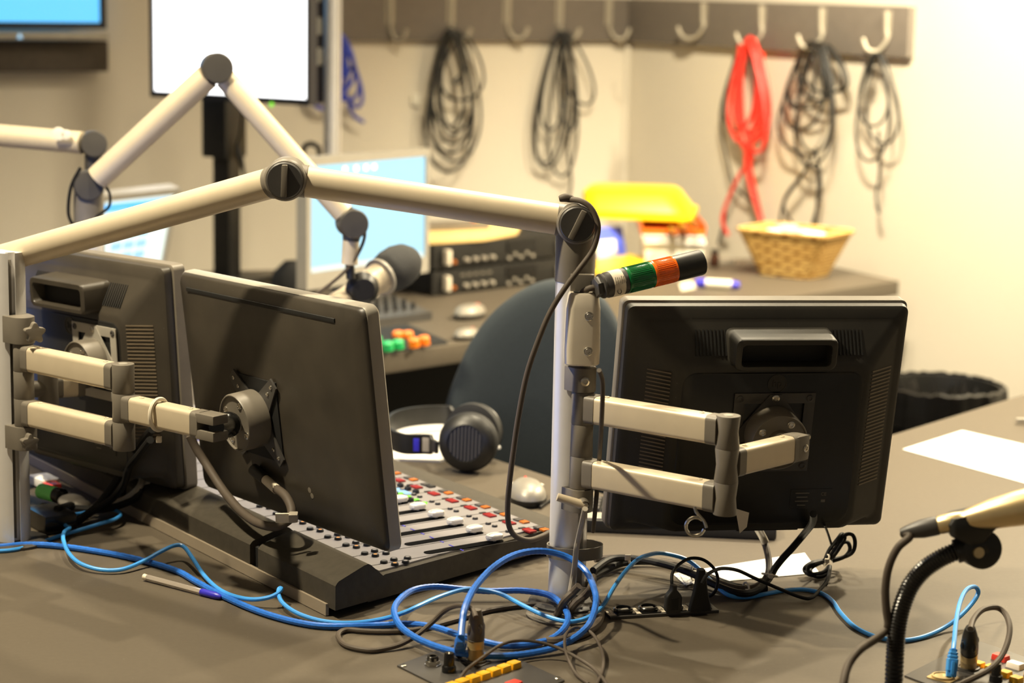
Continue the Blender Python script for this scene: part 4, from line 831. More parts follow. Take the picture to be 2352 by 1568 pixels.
gz=cyl(0,0,0,mLENSG,'green_lens',[(.0160,f(1434)),(.0172,f(1435)),(.0172,f(1440)),(.0166,f(1442)),(.0166,f(1487)),(.0170,f(1490)),(.0170,f(1493))])
oz=cyl(0,0,0,mLENSO,'orange_lens',[(.0170,f(1493)),(.0174,f(1494)),(.0174,f(1498)),(.0167,f(1501)),(.0167,f(1540)),(.0171,f(1542)),(.0171,f(1545))])
for par,m,a,b in ((gz,mLENSG,1441,1488),(oz,mLENSO,1500,1541)):
    q=MB(axisframe(A0,d))
    for k_ in range(44): 
        an=2*math.pi*k_/44; q.box((.0167*math.cos(an),.0167*math.sin(an),(f(a)+f(b))/2),(.0007,.0007,f(b)-f(a)))
    q.build('lens_ribs',m,par)
bc_=cyl(0,0,0,mBLK,'end_cap',[(.0160,f(1545)),(.0166,f(1546)),(.0166,f(1606)),(.0162,f(1610)),(.0140,f(1611)),(.0135,f(1609)),(0,f(1609))])
side=V((0,-1,0)); side=(side-d*side.dot(d)).normalized(); up_=d.cross(side); 
if up_.z<0: up_=-up_
MB(frame(A0+d*f(1408)+side*.0150-up_*.0078,d,up_,side)).text('CE',.0085,M.Translation((0,0,.0005))@M.Rotation(math.radians(90),4,'Z')@M.Rotation(0,4,'X')).build('label_text',mINK,lb)
q=MB(frame(A0+d*f(1412)+side*.0160+up_*.0045,d,up_,(side+up_*.28).normalized()))
for i in range(6): q.box((-.008+.0028*i+.002,0,.0008),(.0008,.010-.0015*(i%3),.0003))
q.build('label_print',mGRYC,lb)
tag(MB().tube([dy(1334,676,hy-.004),dy(1342,668,hy-.008),dy(1355,662,hy-.012),dy(1370,660,hy-.012)],.0042,10,6).build('signal_cable',mBRN),'short brown cable from the silver bracket into the signal light','cable')
cable('power_cable',[(1376,850,.35),(1384,880,.33),(1382,960,.28),(1376,1060,.2),(1370,1140,.15),(1362,1220,.09)],.0030,mBRN,'thin cable running down behind the monitor arm beside the central pole')
# ------------------------------------------------------------------ gooseneck microphone at the right
GY=pz(2052,1620).y
gp=[pz(2050,1640,0),pz(2052,1600,.0)]
hd=[(2053,1568,.045),(2056,1500,.085),(2060,1450,.115),(2070,1398,.145),(2090,1348,.175),(2120,1310,.20),(2160,1282,.215),(2205,1262,.222)]
base=pz(2050,1650,0); Yg=base.y
pts=[base+Z*.01]+[dy(u,v,Yg) for u,v,h in hd]
t=thing('gooseneck_stand',base,'black ribbed gooseneck rising from the desk at the lower right','gooseneck')
MB().tube(pts,.0105,16,14,rib=.90).build('flexible_neck',mBLKG,t)
MB().lathe([(.045,0),(.045,.004),(.03,.008),(.015,.03),(.012,.032)],base,Z,32).build('neck_base',mBLK,t)
e=dy(2205,1262,Yg); e2_=dy(2262,1245,Yg); MB().cyl(dy(2195,1266,Yg),e2_,.0135,.0145).build('neck_end',mBLK,t)
MB().lathe([(.022,-.012),(.022,.010),(.018,.012)],dy(2250,1258,Yg),V((.15,-1,.1)),28).build('pivot_housing',mBLK,t); MB().lathe([(.0065,.0),(.006,.003)],dy(2247,1268,Yg-.013),V((.15,-1,.1)),20).build('pivot_screw',mGOLD,t)
c=dy(2232,1210,Yg); MB(frame(c,V((1,0,.25)),V((0,1,0)),V((-.25,0,1)))).loft([[V((x,y,z)) for x,y in rrect(w_,d_,.008)] for w_,d_,z in ((.022,.018,-.028),(.03,.03,-.012),(.052,.038,-.002),(.054,.038,.012),(.045,.034,.018))]).build('microphone_clip',mBLK,t)
m0=dy(2155,1206,Yg+.0); m1=dy(2420,1150,Yg-.03); ax=(m1-m0).normalized(); L=(m1-m0).length
t=thing('microphone',m0,'champagne stick microphone held by the gooseneck at the right frame edge','microphone','microphones')
MB().lathe([(.0095,0),(.0105,.002),(.0105,.022),(.0100,.024),(.0100,.030),(.0115,.034),(.0125,.04),(.0165,.06),(.0195,.09),(.0205,.12),(.0205,L)],m0,ax,36).build('microphone_body',mGOLD,t)
MB().lathe([(.0208,0),(.0208,.006)],m0+ax*(L*.93),ax,36).build('red_ring',mRED,t)
t=thing('audio_plug',m0,'black audio plug pushed into the tail of the right microphone','plug','upright audio plugs' if False else None)
MB().lathe([(.0105,0),(.0108,-.004),(.0105,-.018),(.0075,-.034),(.005,-.042)],m0-ax*.0,ax,28).build('plug_boot',mDGREY,t)
st=m0-ax*.040
tag(MB().tube([st]+[dy(u,v,Yg) for u,v in ((2090,1232),(2062,1258),(2042,1300),(2034,1350),(2036,1400),(2040,1430),(2034,1448))]+[dy(2010,1468,Yg-.02),dy(1975,1492,Yg-.05),dy(1948,1528,Yg-.07),dy(1938,1568,Yg-.09),dy(1934,1610,Yg-.1)],.0046,10,7).build('microphone_cable',mBRN),'dark microphone cable hanging left of the gooseneck','cable')
# ------------------------------------------------------------------ things on the front desk
def sheet(name,px,label,cat,h=.0008,m=None,z0=.0003):
    P=[pz(u,v,z0) for u,v in px]
    b=MB(); b.prism([(p_.x,p_.y) for p_ in P],DZ+z0,DZ+z0+h); return tag(b.build(name,m or mPAPER),label,cat)
sheet('paper_sheet',[(2073,1032),(2210,989),(2480,1050),(2420,1128)],'blank white paper sheet lying on the right wing of the desk','paper')
sheet('paper_strip',[(1545,1318),(1848,1270),(1882,1316),(1640,1338),(1572,1343)],'white paper strip under the cables in front of the right monitor','paper')
sheet('paper_sheet',[(1560,1318),(1580,1312),(1592,1340),(1576,1345)],'small white paper slip beside the third plug','paper',z0=.0012)
sheet('paper_sheet',[(852,990),(1012,970),(1150,1030),(1010,1062),(860,1056)],'white paper lying under the headphones','paper',h=.004)
sheet('paper_sheet',[(840,962),(868,958),(910,974),(860,985)],'pale blue paper corner peeking out behind the headphones','paper',m=mat('paper_blue',(.60,.68,.78),.8,var=.03),z0=.0055)
b=MB(frame(dy(2352,970,pz(2352,974).y),V((1,0,0)),V((0,1,0)),Z)).box((.03,0,.004),(.09,.012,.008),bev=.003); tag(b.build('pen',mBEZ),'silver pen tip at the right frame edge on the desk','pen')
# headphones
hb=pz(1072,1086); 
t=thing('headphones',hb,'black studio headphones lying on the desk beyond the mixer','headphones')
R_=.050
def earcup(c,ax,main):
    T=axisframe(c,ax)
    MB().lathe([(R_*.75,-.026),(R_*.98,-.022),(R_,-.008),(R_*.93,-.002)],c,ax,36).build('ear_cushion',mBLKM,t)
    MB().lathe([(R_*.93,-.002),(R_*.95,.004),(R_*.80,.014),(R_*.62,.018),(R_*.60,.015),(0,.015)],c,ax,36).build('cup_shell',mBLK,t)
    g_=MB(T)
    for k in range(9): g_.box((0,(k-4)*.006,.0158),(2*math.sqrt(max(.0001,(R_*.58)**2-((k-4)*.006)**2)),.0025,.002))
    g_.build('cup_grille',mDGREY,t)
ax1=V((-.18,-1,.12)).normalized(); ec=hb+Z*.052; earcup(ec,ax1,1)
ax2=V((.35,1,-.05)).normalized(); ec2=ec+V((.012,.10,-.002)); earcup(ec2,ax2,0)
bl=pz(885,1040); zz=DZ+.036
bp=[ec+V((-.050,.0,-.010)),V((pz(985,1068).x,pz(985,1068).y,zz)),V((pz(925,1066).x,pz(925,1066).y,zz)),V((pz(888,1045).x,pz(888,1045).y,zz)),V((pz(902,1015).x,pz(902,1015).y,zz)),V((pz(960,1000).x,pz(960,1000).y,zz)),V((pz(1040,1000).x,pz(1040,1000).y,zz)),ec2+V((-.03,.03,-.005))]
P=catmull(bp,8); b=bmesh.new(); rows=[]
for i,p_ in enumerate(P):
    d=(P[min(i+1,len(P)-1)]-P[max(i-1,0)]).normalized(); n=V((-d.y,d.x,0)).normalized(); wd=.017 if 6<i<len(P)-9 else .010
    rows.append([p_+Z*wd+n*.003,p_+Z*wd-n*.003,p_-Z*wd-n*.003,p_-Z*wd+n*.003])
m_=MB(); m_.loft(rows); m_.build('headband',mBLK,t)
pv=P[12]; d=(P[13]-P[11]).normalized(); MB(axisframe(pv-V((0,.004,0)),V((-.2,-1,0)))).box((0,0,.001),(.022,.010,.002),bev=.001).build('blue_badge',mPENB,t)
pv=P[9]; MB(axisframe(pv-V((0,.004,0)),V((-.2,-1,0)))).box((0,0,.001),(.024,.014,.002),bev=.001).build('pale_badge',mGRYC,t)
# mouse
mc=pz(1210,1150); T=frame(mc,V((1,.1,0)),V((-.1,1,0)),Z)
def mouse(T,label,s=1.0,top=mBEZ,grp=None):
    t=thing('computer_mouse',T.translation,label,'mouse',grp)
    prof=[(0,.0),(.004,.96),(.012,1.0),(.020,.93),(.028,.76),(.034,.50),(.037,.2)]
    def ring(f,z,y0=0): return [V((.031*s*f*math.cos(a)*(1-.12*math.sin(a)),.055*s*f*math.sin(a)+y0,z*s)) for a in [2*math.pi*k/28 for k in range(28)]]
    MB(T).loft([ring(.94,.0),ring(1.02,.006),ring(1.03,.012)]).build('mouse_base',mBLK,t)
    MB(T).loft([ring(1.0,.011),ring(.97,.018),ring(.86,.026),ring(.66,.032),ring(.36,.0355),ring(.1,.0362)]).build('top_shell',top,t)
    MB(T).ball((0,.028*s,.0315*s),.006*s,(.5,1.3,.7)).build('scroll_wheel',mRED,t); return t
t=mouse(T,'silver and black mouse with a red wheel on the desk left of the pole',.95,mat('mouse_silver',(.56,.54,.50),.4,.2))
MB(T).loft([[V((.033*math.cos(a),.046*math.sin(a)+o,z)) for a in [math.radians(25+10*k) for k in range(14)]]+[V((.026*math.cos(a),.034*math.sin(a)+o,z)) for a in [math.radians(155-10*k) for k in range(14)]] for z,o in ((.012,.006),(.021,.002))]).build('white_nose_band',mWHT,t)
tag(MB().tube([pz(1240,1165,.004),pz(1262,1150,.003),pz(1290,1145,.003),pz(1330,1180,.003)],.0022,8,6).build('mouse_cable',mRUB),'thin black mouse cable running behind the central pole','cable')
# keyboard half hidden behind the right monitor
kc=pz(1392,1196); T=frame(pz(1400,1190),dA*.55-dB*.8,Z.cross(dA*.55-dB*.8),Z)
kd_=(pz(1440,1182)-pz(1340,1208)).normalized(); T=frame(pz(1405,1194),kd_,Z.cross(kd_),Z)
k0=pz(1340,1222); k1_=pz(1650,1236); kd_=(k1_-k0).normalized(); T=frame(k0,kd_,Z.cross(kd_),Z)
t=thing('keyboard',pz(1405,1194),'black keyboard with pale palm rest half hidden behind the right monitor','keyboard')
MB(T).box((.135,.075,.010),(.30,.15,.018),bev=.005).build('keyboard_case',mBLK,t)
MB(T).box((.135,.026,.0195),(.28,.035,.002),bev=.001).build('palm_rest',mBEZ,t)
for r in range(4):
    q=MB(T)
    for c in range(14): q.box((.012+c*.0195,.058+r*.0195,.022),(.016,.016,.006),bev=.001)
    q.build('key_row',mDGREY,t)
# ------------------------------------------------------------------ chair
cy=3.75
t=thing('office_chair',V((dy(1230,900,cy).x,cy,0)),'dark teal fabric office chair with rounded back behind the central pole','chair')
out=[(1022,1000),(1018,960),(1030,905),(1050,850),(1080,785),(1125,725),(1180,680),(1240,650),(1300,642),(1350,655),(1392,690),(1420,740),(1436,800),(1442,870),(1440,960),(1425,1060),(1380,1150),(1250,1180),(1120,1160),(1045,1100)]
c0=dy(1230,900,cy); ps=[dy(u,v,cy) for u,v in out]; loc=[(p_.x-c0.x,p_.z-c0.z) for p_ in ps]
loc=[(q_.x,q_.y) for q_ in catmull([V((x,z,0)) for x,z in loc],4,True)]
def bend(x,z,y): return V((x,y-.9*x*x*1.2+.25*z*z,z))
rings=[]
for f,y in ((.90,-.040),(.97,-.034),(1.0,-.018),(1.0,.008),(.97,.024),(.90,.030)): rings.append([bend(x*f,z*f,y) for x,z in loc])
mid=lambda y,fs: [[bend(x*f,z*f,y) for x,z in loc] for f in fs]
MB(M.Translation(c0)).loft(mid(-.046,(.02,.3,.6))+[[bend(x*.8,z*.8,-.044) for x,z in loc]]+rings+[[bend(x*f,z*f,.034) for x,z in loc] for f in (.6,.3,.02)]).build('backrest',mCHAIR,t,60)
bx=c0.x
MB(frame(V((bx,cy+.02,.47)),X,V((0,1,0)),Z)).loft([[V((x,y+.24,z)) for x,y in rrect(w_,w_,.1)] for w_,z in ((.42,-.045),(.47,-.03),(.48,0),(.46,.025),(.36,.035))]).build('seat',mCHAIR,t)
MB().tube([V((bx,cy+.02,.75)),V((bx,cy+.04,.5)),V((bx,cy+.10,.42)),V((bx,cy+.24,.41))],.022,10,6).build('back_bracket',mBLK,t)
MB().cyl(V((bx,cy+.26,.10)),V((bx,cy+.26,.43)),.028).build('gas_column',mBLK,t)
for k in range(5):
    a=k*2*math.pi/5+.3; e=V((bx+.3*math.cos(a),cy+.26+.3*math.sin(a),.075)); MB().tube([V((bx,cy+.26,.11)),e],lambda s_:.024-.008*s_,10,3).build('base_spoke',mBLK,t)
    MB().cyl(e+V((0,-.02,-.045)),e+V((0,.02,-.045)),.03).cyl(e+V((0,0,-.04)),e+V((0,0,.005)),.008).build('castor',mBLKG,t)
# ------------------------------------------------------------------ waste bin
bc=dy(2160,885,4.75); br=.145
t=thing('waste_bin',V((bc.x,bc.y,0)),'black waste bin with a crinkled plastic liner on the floor by the right wall','waste bin')
MB().lathe([(br*.78,0),(br*.8,.01),(br*.98,bc.z-.02),(br,bc.z),(br*.95,bc.z),(br*.92,bc.z-.03),(br*.75,.03),(0,.03)],V((bc.x,bc.y,0)),Z,40).build('bin_body',mBLK,t)
b=MB(); rnd=random.Random(5); rings=[]
N=72; nz=[rnd.uniform(-1,1) for _ in range(N)]
for r,z,j in ((br*.55,-.20,.2),(br*.80,-.10,.12),(br*.93,-.03,.06),(br*1.0,.006,.02),(br*1.05,.002,.02),(br*1.06,-.05,.05),(br*1.05,-.085,.05)):
    rings.append([bc+V((math.cos(2*math.pi*k/N)*r*(1+j*nz[k]*(1 if k%2 else -.6)),math.sin(2*math.pi*k/N)*r*(1+j*nz[k]*(1 if k%2 else -.6)),z+j*.12*nz[(k*7)%N])) for k in range(N)])
b.loft(rings,cap=False).build('bin_liner',mat('liner_black',(.10,.095,.09),.25,var=.2,scale=30,bump=.4),t,25)
# ------------------------------------------------------------------ screens and stands at the back
t=None
def vscreen(name,px,Y,label,scr,frame_m,bz=(.012,.012,.02,.012),th=.03,cat='monitor',back=.03,stand=True,lean=0):
    # px: outer TL,TR,BR,BL pixels ; bottom edge horizontal in the room
    BL=dy(px[3][0],px[3][1],Y); BR=pza(px[2][0],px[2][1],BL.z); TL=dy(px[0][0],px[0][1],BL.y); TR=dy(px[1][0],px[1][1],BR.y)
    x=(BR-BL); Wd=x.length; x.normalize(); H=((TL-BL).z+(TR-BR).z)/2; y=V((-x.y,x.x,0)); T=frame((BL+BR)/2,x,y,Z)@M.Rotation(lean,4,'X')
    t=thing(name,V(((BL+BR)/2).xy.to_3d()+Z*DZ),label,cat); l,r,b,tp=bz
    o=[(-Wd/2,0),(Wd/2,0),(Wd/2,H),(-Wd/2,H)]; i=[(-Wd/2+l,b),(Wd/2-r,b),(Wd/2-r,H-tp),(-Wd/2+l,H-tp)]
    m=MB(T)
    m.loft([[V((a,.004,c)) for a,c in i],[V((a,-.003,c)) for a,c in i],[V((a,-.004,c)) for a,c in o],[V((a,th,c)) for a,c in o],[V((a*.8,th+back,(c-H/2)*.8+H/2)) for a,c in o]],cap=False); m.quad([(a*.8,th+back,(c-H/2)*.8+H/2) for a,c in o])
    m.build('bezel',frame_m,t)
    sc=MB(T).quad([(a,.0035,c) for a,c in i]).build('screen',scr,t)
    return t,T,Wd,H,sc,BL,BR
# big white screen on its black post
wt,T,Wd,H,sc,BL,BR=vscreen('wall_screen',[(344,-190),(716,-170),(712,243),(347,222)],5.35,'tall screen glowing plain white on a black post at the back',mSCW,mBEZW,(.010,.010,.016,.010))
MB(T).lathe([(.006,0),(.006,.003)],(.14,-.004,-.002),(0,-1,0),14).build('status_light',mLEDG,wt)
tz=BL.z; c=(BL+BR)/2+V((.05,.12,0)); c=dy(520,260,5.45)
MB(frame(V((c.x,c.y,0)),T.to_3x3()@X,T.to_3x3()@V((0,1,0)),Z)).box((0,0,(DZ+tz+.1)/2),(.055,.05,tz+.1-DZ-.004),bev=.004).build('post',mBLK,wt)
MB(frame(V((c.x,c.y,tz-.06)),T.to_3x3()@X,T.to_3x3()@V((0,1,0)),Z)).box((0,-.01,0),(.08,.09,.20),bev=.006).build('post_clamp',mBLK,wt)
MB(frame(V((c.x,c.y,DZ)),T.to_3x3()@X,T.to_3x3()@V((0,1,0)),Z)).box((0,0,.006),(.2,.18,.012),bev=.003).build('post_foot',mBLK,wt)
MB().tube([dy(560,245,5.4),dy(553,300,5.4),dy(546,340,5.4),dy(556,378,5.4),dy(565,420,5.4)],lambda s_:.004+.006*math.exp(-((s_-.6)*6)**2),8,6).build('hanging_cable',mBLK,wt)
# television top left
TV=[wl(-420,-200,.10),wl(240,-200,.10),wl(240,64,.10)]
z1=wl(120,66,.10).z; z0_=z1; T=frame(V((0,0,0))+V((wl(244,64,.10).x,wl(244,64,.10).y,z1)),-dLt,V((0,0,0))-nL,Z)
t=thing('television',V((wl(0,64,.10).x,wl(0,64,.10).y,z1-.03)),'wall television showing sky blue cropped by the top left corner','television')
o=[(-1.0,0),(0,0),(0,.6),(-1.0,.6)]; i=[(-.985,.018),(-.018,.018),(-.018,.585),(-.985,.585)]
MB(T).loft([[V((a,.004,c_)) for a,c_ in i],[V((a,-.002,c_)) for a,c_ in i],[V((a,-.003,c_)) for a,c_ in o],[V((a,.04,c_)) for a,c_ in o]],cap=False).build('bezel',mBEZW,t)
MB(T).quad([(a,.0035,c_) for a,c_ in i]).build('screen',mSCB2,t)
MB(T).box((-.5,.0,-.020),(1.0,.035,.020),bev=.004).build('speaker_bar',mBEZ,t)
MB(T).box((-.5,.05,.3),(.9,.05,.5),bev=.01).build('rear_housing',mBLK,t)
MB(T).prism([(-.268,-.026),(-.252,-.026),(-.260,-.012)],.0178,.0185,M.Rotation(math.radians(90),4,'X')).build('logo_mark',mSCL2,t)
MB(T).box((-.39,.06,-.078),(.82,.05,.088),bev=.006).build('tv_shadow_block',mat('shadow_brown',(.27,.24,.20),.8),t)  # dark box standing in for the television's shadow on the wall
# aluminium post at the back
pb=dy(763,330,5.38); t=thing('aluminium_post',V((pb.x,pb.y,DZ)),'tall aluminium post standing behind the silver monitor','post')
MB(M.Translation((pb.x,pb.y,DZ))).prism(ringpoly(.0225,36,math.radians(-40),.008,.01),.004,2.0).build('post_tube',mALU,t,30)
MB().lathe([(.05,0),(.05,.005),(.03,.006)],V((pb.x,pb.y,DZ)),Z,30).build('base_flange',mDGREY,t)
t=thing('socket_rack',dy(730,190,5.42),'dark strip with cream sockets clamped between white screen and post','socket rack')
rb=dy(730,235,5.42); rt=dy(730,-120,5.42)
MB(frame((rb+rt)/2,V((1,.3,0)),V((-.3,1,0)),Z)).box((0,0,0),(.048,.03,rt.z-rb.z),bev=.003).build('rack_body',mat('dark_violet_grey',(.20,.18,.21),.5),t)
for v,w_,h_ in ((-5,.016,.02),(60,.018,.045),(130,.032,.045),):
    MB(frame(dy(730,v,5.40),V((1,.3,0)),V((-.3,1,0)),Z)).box((0,0,0),(w_,.02,h_),bev=.004).build('cream_socket',mWHT,t)
MB().cyl(rb+Z*.1,V((pb.x,pb.y,rb.z+.1)),.008).build('clamp_rod',mDGREY,t)
t=thing('curved_grip',dy(716,335,5.1),'dark curved grip peeking over the silver monitor','grip'); MB().tube([dy(696,352,5.40),dy(700,336,5.40),dy(714,330,5.40),dy(728,336,5.40),dy(733,350,5.40),dy(733,420,5.40),dy(733,500,5.40)],.007,8,6).build('grip_tube',mBLK,t)
MB().cyl(V((dy(733,500,5.40).x,5.40,DZ)),dy(733,500,5.40),.007).build('grip_stem',mBLK,t); MB().cyl(V((dy(733,500,5.40).x,5.40,DZ)),V((dy(733,500,5.40).x,5.40,DZ+.01)),.05).build('grip_foot',mBLK,t)
# silver monitor
t,T,Wd,H,sc,BL,BR=vscreen('computer_monitor',[(688,364),(973,338),(982,624),(702,667)],4.75,'silver framed monitor with bright pale blue screen facing the camera',mSCB,mBEZ,(.016,.012,.040,.020))
for x,z in ((-.085,.275),(-.045,.272),(-.01,.275),(.02,.275)): MB(T).box((x,.0025,H-.035),(.012,.001,.012)).build('desktop_icon',mSCW,sc)
MB(T).box((.0,.0028,.046),(Wd-.034,.001,.010)).build('task_bar',mSCL,sc)
c=(BL+BR)/2; MB(T).box((0,.075,-(BL.z-DZ)/2+.06),(.06,.04,(BL.z-DZ)+.13),bev=.004).build('stand_neck',mBEZ,t); MB(T).box((0,.06,-(BL.z-DZ)+.006),(.2,.16,.012),bev=.004).build('stand_foot',mBEZ,t)
# small leaning touch screen at left
t,T,Wd,H,sc,BL,BR=vscreen('touch_screen',[(176,446),(332,410),(372,640),(196,668)],4.72,'small silver touch screen with rows of pale blue keys at the left',mSCL,mBEZ,(.010,.012,.014,.016),lean=.25)
for r in range(6):
    for c in range(3): MB(T).box((-.05+c*.042,.0026,.045+r*.028),(.034,.001,.018)).build('screen_key',mSCL2,sc)
MB(T).box((0,.0026,H-.035),(Wd-.03,.001,.02)).build('screen_header',mSCB2,sc)
MB(T).box((0,.07,.06),(.10,.06,.10),bev=.006).build('stand_wedge',mBEZ,t); zf=BL.z-DZ
MB(frame(V(((BL+BR)/2).xy.to_3d())+Z*DZ,T.to_3x3()@X,V((0,1,0)),Z)).box((0,.08,.006),(.16,.16,.012),bev=.003).build('stand_foot',mBEZ,t)
MB(frame(V(((BL+BR)/2).xy.to_3d())+Z*DZ,T.to_3x3()@X,V((0,1,0)),Z)).box((0,.08,.012+max(zf,.03)/2),(.05,.04,max(zf,.03)),bev=.003).build('stand_neck',mBEZ,t)
# rack units with pale board
def onback(u,v): return pz(u,v)
r0_=onback(1000,681); r1_=onback(1238,652); 
dx=(r1_-r0_); dx.z=0; Wr=.46; dx.normalize(); ny=V((-dx.y,dx.x,0)); Hh=.062
for i in range(2):
    t=thing('rack_unit',r0_+dx*Wr/2+Z*(i*(Hh+.006)),('lower black rack unit with pale knobs on the back desk','upper black rack unit with pale knobs under the pale board')[i],'rack unit','black rack units')
    T=frame(r0_+Z*(i*(Hh+.006)),dx,ny,Z)
    MB(T).box((Wr/2,.16,Hh/2+.003),(Wr,.30,Hh-.002),bev=.002).build('case',mBLKM,t); MB(T).box((Wr/2,.005,Hh/2+.003),(Wr+.02,.008,Hh),bev=.001).build('front_panel',mBLK,t)
    MB(T).box((.030,-.012,Hh/2+.002),(.014,.02,.040),bev=.005).build('front_handle',mTAG,t); MB(T).box((Wr-.012,-.012,Hh/2),(.012,.02,.036),bev=.005).build('front_handle',mTAG,t)
    MB(T).lathe([(.006,0),(.005,.008),(0,.008)],(.062,.001,.018),(0,-1,0),16).build('orange_button',mORL,t)
    for k in range(4): MB(T).lathe([(.0058,0),(.0055,.012),(.004,.014),(0,.014)],(.105+k*.031,.001,.020),(0,-1,0),18).build('level_knob',mGRYC,t)
    if i==0:
        for k in range(5): MB(T).box((.095+k*.024,.0,.048),(.014,.004,.005)).build('legend_mark',mGREYP,t)
    MB(T).box((.31,-.0005,.042),(.11,.004,.03)).build('display_window',mBLKG,t)
    for k in range(5): MB(T).lathe([(.0045,0),(.004,.006),(0,.006)],(.262+k*.022,.001,.012+(k%2)*.010),(0,-1,0),14).build('small_knob',mGRYC,t)
    for s_ in (.06,Wr-.06): MB(T).box((s_,.16,.002),(.03,.2,.004)).build('foot',mBLKM,t)
top=r0_+Z*(2*(Hh+.006)-.003)
T=frame(top,dx,ny,Z)
tag(MB(T).prism([(-.02,.02),(.16,-.012),(.32,.03),(.40,.10),(.38,.27),(.0,.26)],.001,.016,bev=.003).build('pale_board',mWOOD),'pale yellow board lying on top of the black rack units','board')
t=thing('remote_control',T@V((.2,.15,.016)),'dark remote with tiny coloured keys on the pale board','remote'); TT=T@M.Translation((.19,.14,.016))@M.Rotation(-.35,4,'Z')
MB(TT).box((0,0,.010),(.19,.05,.020),bev=.005).build('remote_body',mGREYP,t)
for k,m in enumerate((mRED,mYEL,mBTG)): MB(TT).box((.05+k*.012,-.012,.021),(.009,.009,.004)).build('colour_key',m,t)
tag(MB(T).box((.52,.16,.02),(.20,.28,.13),bev=.004).build('black_case',mBLKM) if False else MB(frame(r0_+dx*(Wr+.02),dx,ny,Z)).box((.10,.20,.068),(.18,.28,.136),bev=.004).build('black_case',mBLK),'plain black case right of the rack units behind the pole','case')
# broadcast panel with coloured push buttons and small mixer on the back desk
c=pz(905,800); d=dK; n=Z.cross(d); T=frame(pz(838,815),d,n,Z)
t=thing('button_panel',c,'low black panel with round green and orange push buttons on the back desk','button panel')
pw=(pz(1000,785)-pz(838,815)).length
MB(T).loft([[V((x,y,z)) for x,y,z in ((-.01,-.01,0),(pw,-.01,0),(pw,.13,0),(-.01,.13,0))],[V((x,y,z)) for x,y,z in ((-.01,-.008,.008),(pw,-.008,.008),(pw,.13,.028),(-.01,.13,.028))]]).build('panel_case',mBLKM,t)
for u,v,m in ((852,802,mBTO),(848,790,mBTG),(865,782,mBTG),(891,794,mBTG),(915,790,mBTG),(914,770,mBTO),(937,770,mBTO),(951,786,mBTO),(974,781,mBTO)):
    p_=pz(u,v+2,.018); MB().lathe([(.0125,-.008),(.0125,.008),(.010,.011),(0,.011)],p_,V((-.1,-.12,1)),20).build('push_button',m,t)
T=frame(pz(800,760),d,n,Z); t=thing('small_mixer',pz(880,740),'black table-top mixer behind the coloured push buttons','mixer')
MB(T).loft([[V((x,y,z)) for x,y,z in ((-.02,.0,0),(.26,.0,0),(.26,.20,0),(-.02,.20,0))],[V((x,y,z)) for x,y,z in ((-.02,.0,.02),(.26,.0,.02),(.26,.20,.050),(-.02,.20,.050))]]).build('mixer_case',mDGREY,t)
MB(T).box((.16,.165,.046),(.12,.022,.008),bev=.002).build('pale_strip',mTAG,t)
for r in range(3):
    for k in range(9): MB(T).lathe([(.006,0),(.005,.012),(0,.012)],(.01+k*.028,.04+r*.035,.022+(.04+r*.035)*.15),(0,0,1),12).build('mixer_knob',mBLK,t)
tag(MB().ball(pz(700,640)+Z*.08,.07,(1,.7,1.1)).build('dark_bag',mBLKM) if False else MB().loft([[dy(672,625,5.2)+V((r_*math.cos(a),r_*math.sin(a)*.8,z)) for a in [2*math.pi*k/16 for k in range(16)]] for r_,z in ((.055,-.11),(.065,-.05),(.05,0),(.02,.03))]).build('desk_speaker',mBLKM),'dark rounded object left of the silver monitor on the back desk','speaker')
mouse(frame(pz(1080,730),V((.8,-.6,0)),V((.6,.8,0)),Z),'silver topped mouse on the back desk left of the chair',.95,MATS['mouse_silver'])
mouse(frame(pz(1072,778),V((.8,-.6,0)),V((.6,.8,0)),Z),'small mouse near the back desk edge beside the chair',.7,MATS['mouse_silver'])
tag(MB(frame(pz(560,720),d,n,Z)).box((-.02,.1,.03),(.26,.20,.06),bev=.01).build('black_case',mBLKM),'low black case on the back desk left of the silver monitor','case')
# letter trays, folders, papers
def boxat(u,v,dirv,w_,d_,h_,z,name,m,label,cat,bev=.004,grp=None):
    o=pz(u,v); dd=dirv.normalized(); T=frame(o+Z*z,dd,Z.cross(dd),Z); return tag(MB(T).box((w_/2,d_/2,h_/2),(w_,d_,h_),bev=bev).build(name,m),label,cat,grp),T
dT=(pz(1598,585)-pz(1495,606)).normalized()
def tray(o,dd,w_,d_,h_,m,label,name='letter_tray'):
    T=frame(o,dd,Z.cross(dd),Z); th=.004
    t=thing(name,o,label,'letter tray','letter trays'); b=MB(T)
    b.box((w_/2,d_/2,th/2),(w_,d_,th)); b.build('tray_base',m,t); b=MB(T)
    for x in (th/2,w_-th/2): b.box((x,d_/2,h_/2),(th,d_,h_),bev=.001)
    b.box((w_/2,d_-th/2,h_/2),(w_,th,h_),bev=.001); b.box((w_/2,th/2,h_*.25),(w_,th,h_*.5),bev=.001); b.build('tray_rim',m,t); return T
dT=dK*.75-dB*.66; dT.normalize()
oT=pz(1480,604)
nT=Z.cross(dT)
oT=pz(1478,606)
tag(MB(frame(oT,dT,nT,Z)).box((.09,.14,.030),(.17,.26,.060),bev=.003).build('paper_box',mWHT),'white box at the bottom of the paper stack under the trays','box')
for i in range(3):
    q=frame(oT+Z*(.061+i*.0085)+nT*(.004*(i%2))-dT*(.003*(i%3)),dT,nT,Z); tag(MB(q).box((.09,.13,.004),(.18,.27,.0075),bev=.001).build('paper_stack',mPAPER if i%2==0 else mTAG),('lowest','middle','topmost')[i]+' white paper pad in the stack under the orange tray','paper','paper pads under the trays')
T=tray(oT+Z*.088-dT*.01,dT,.19,.28,.029,mTRAYO,'orange letter tray between the paper stack and the yellow tub')
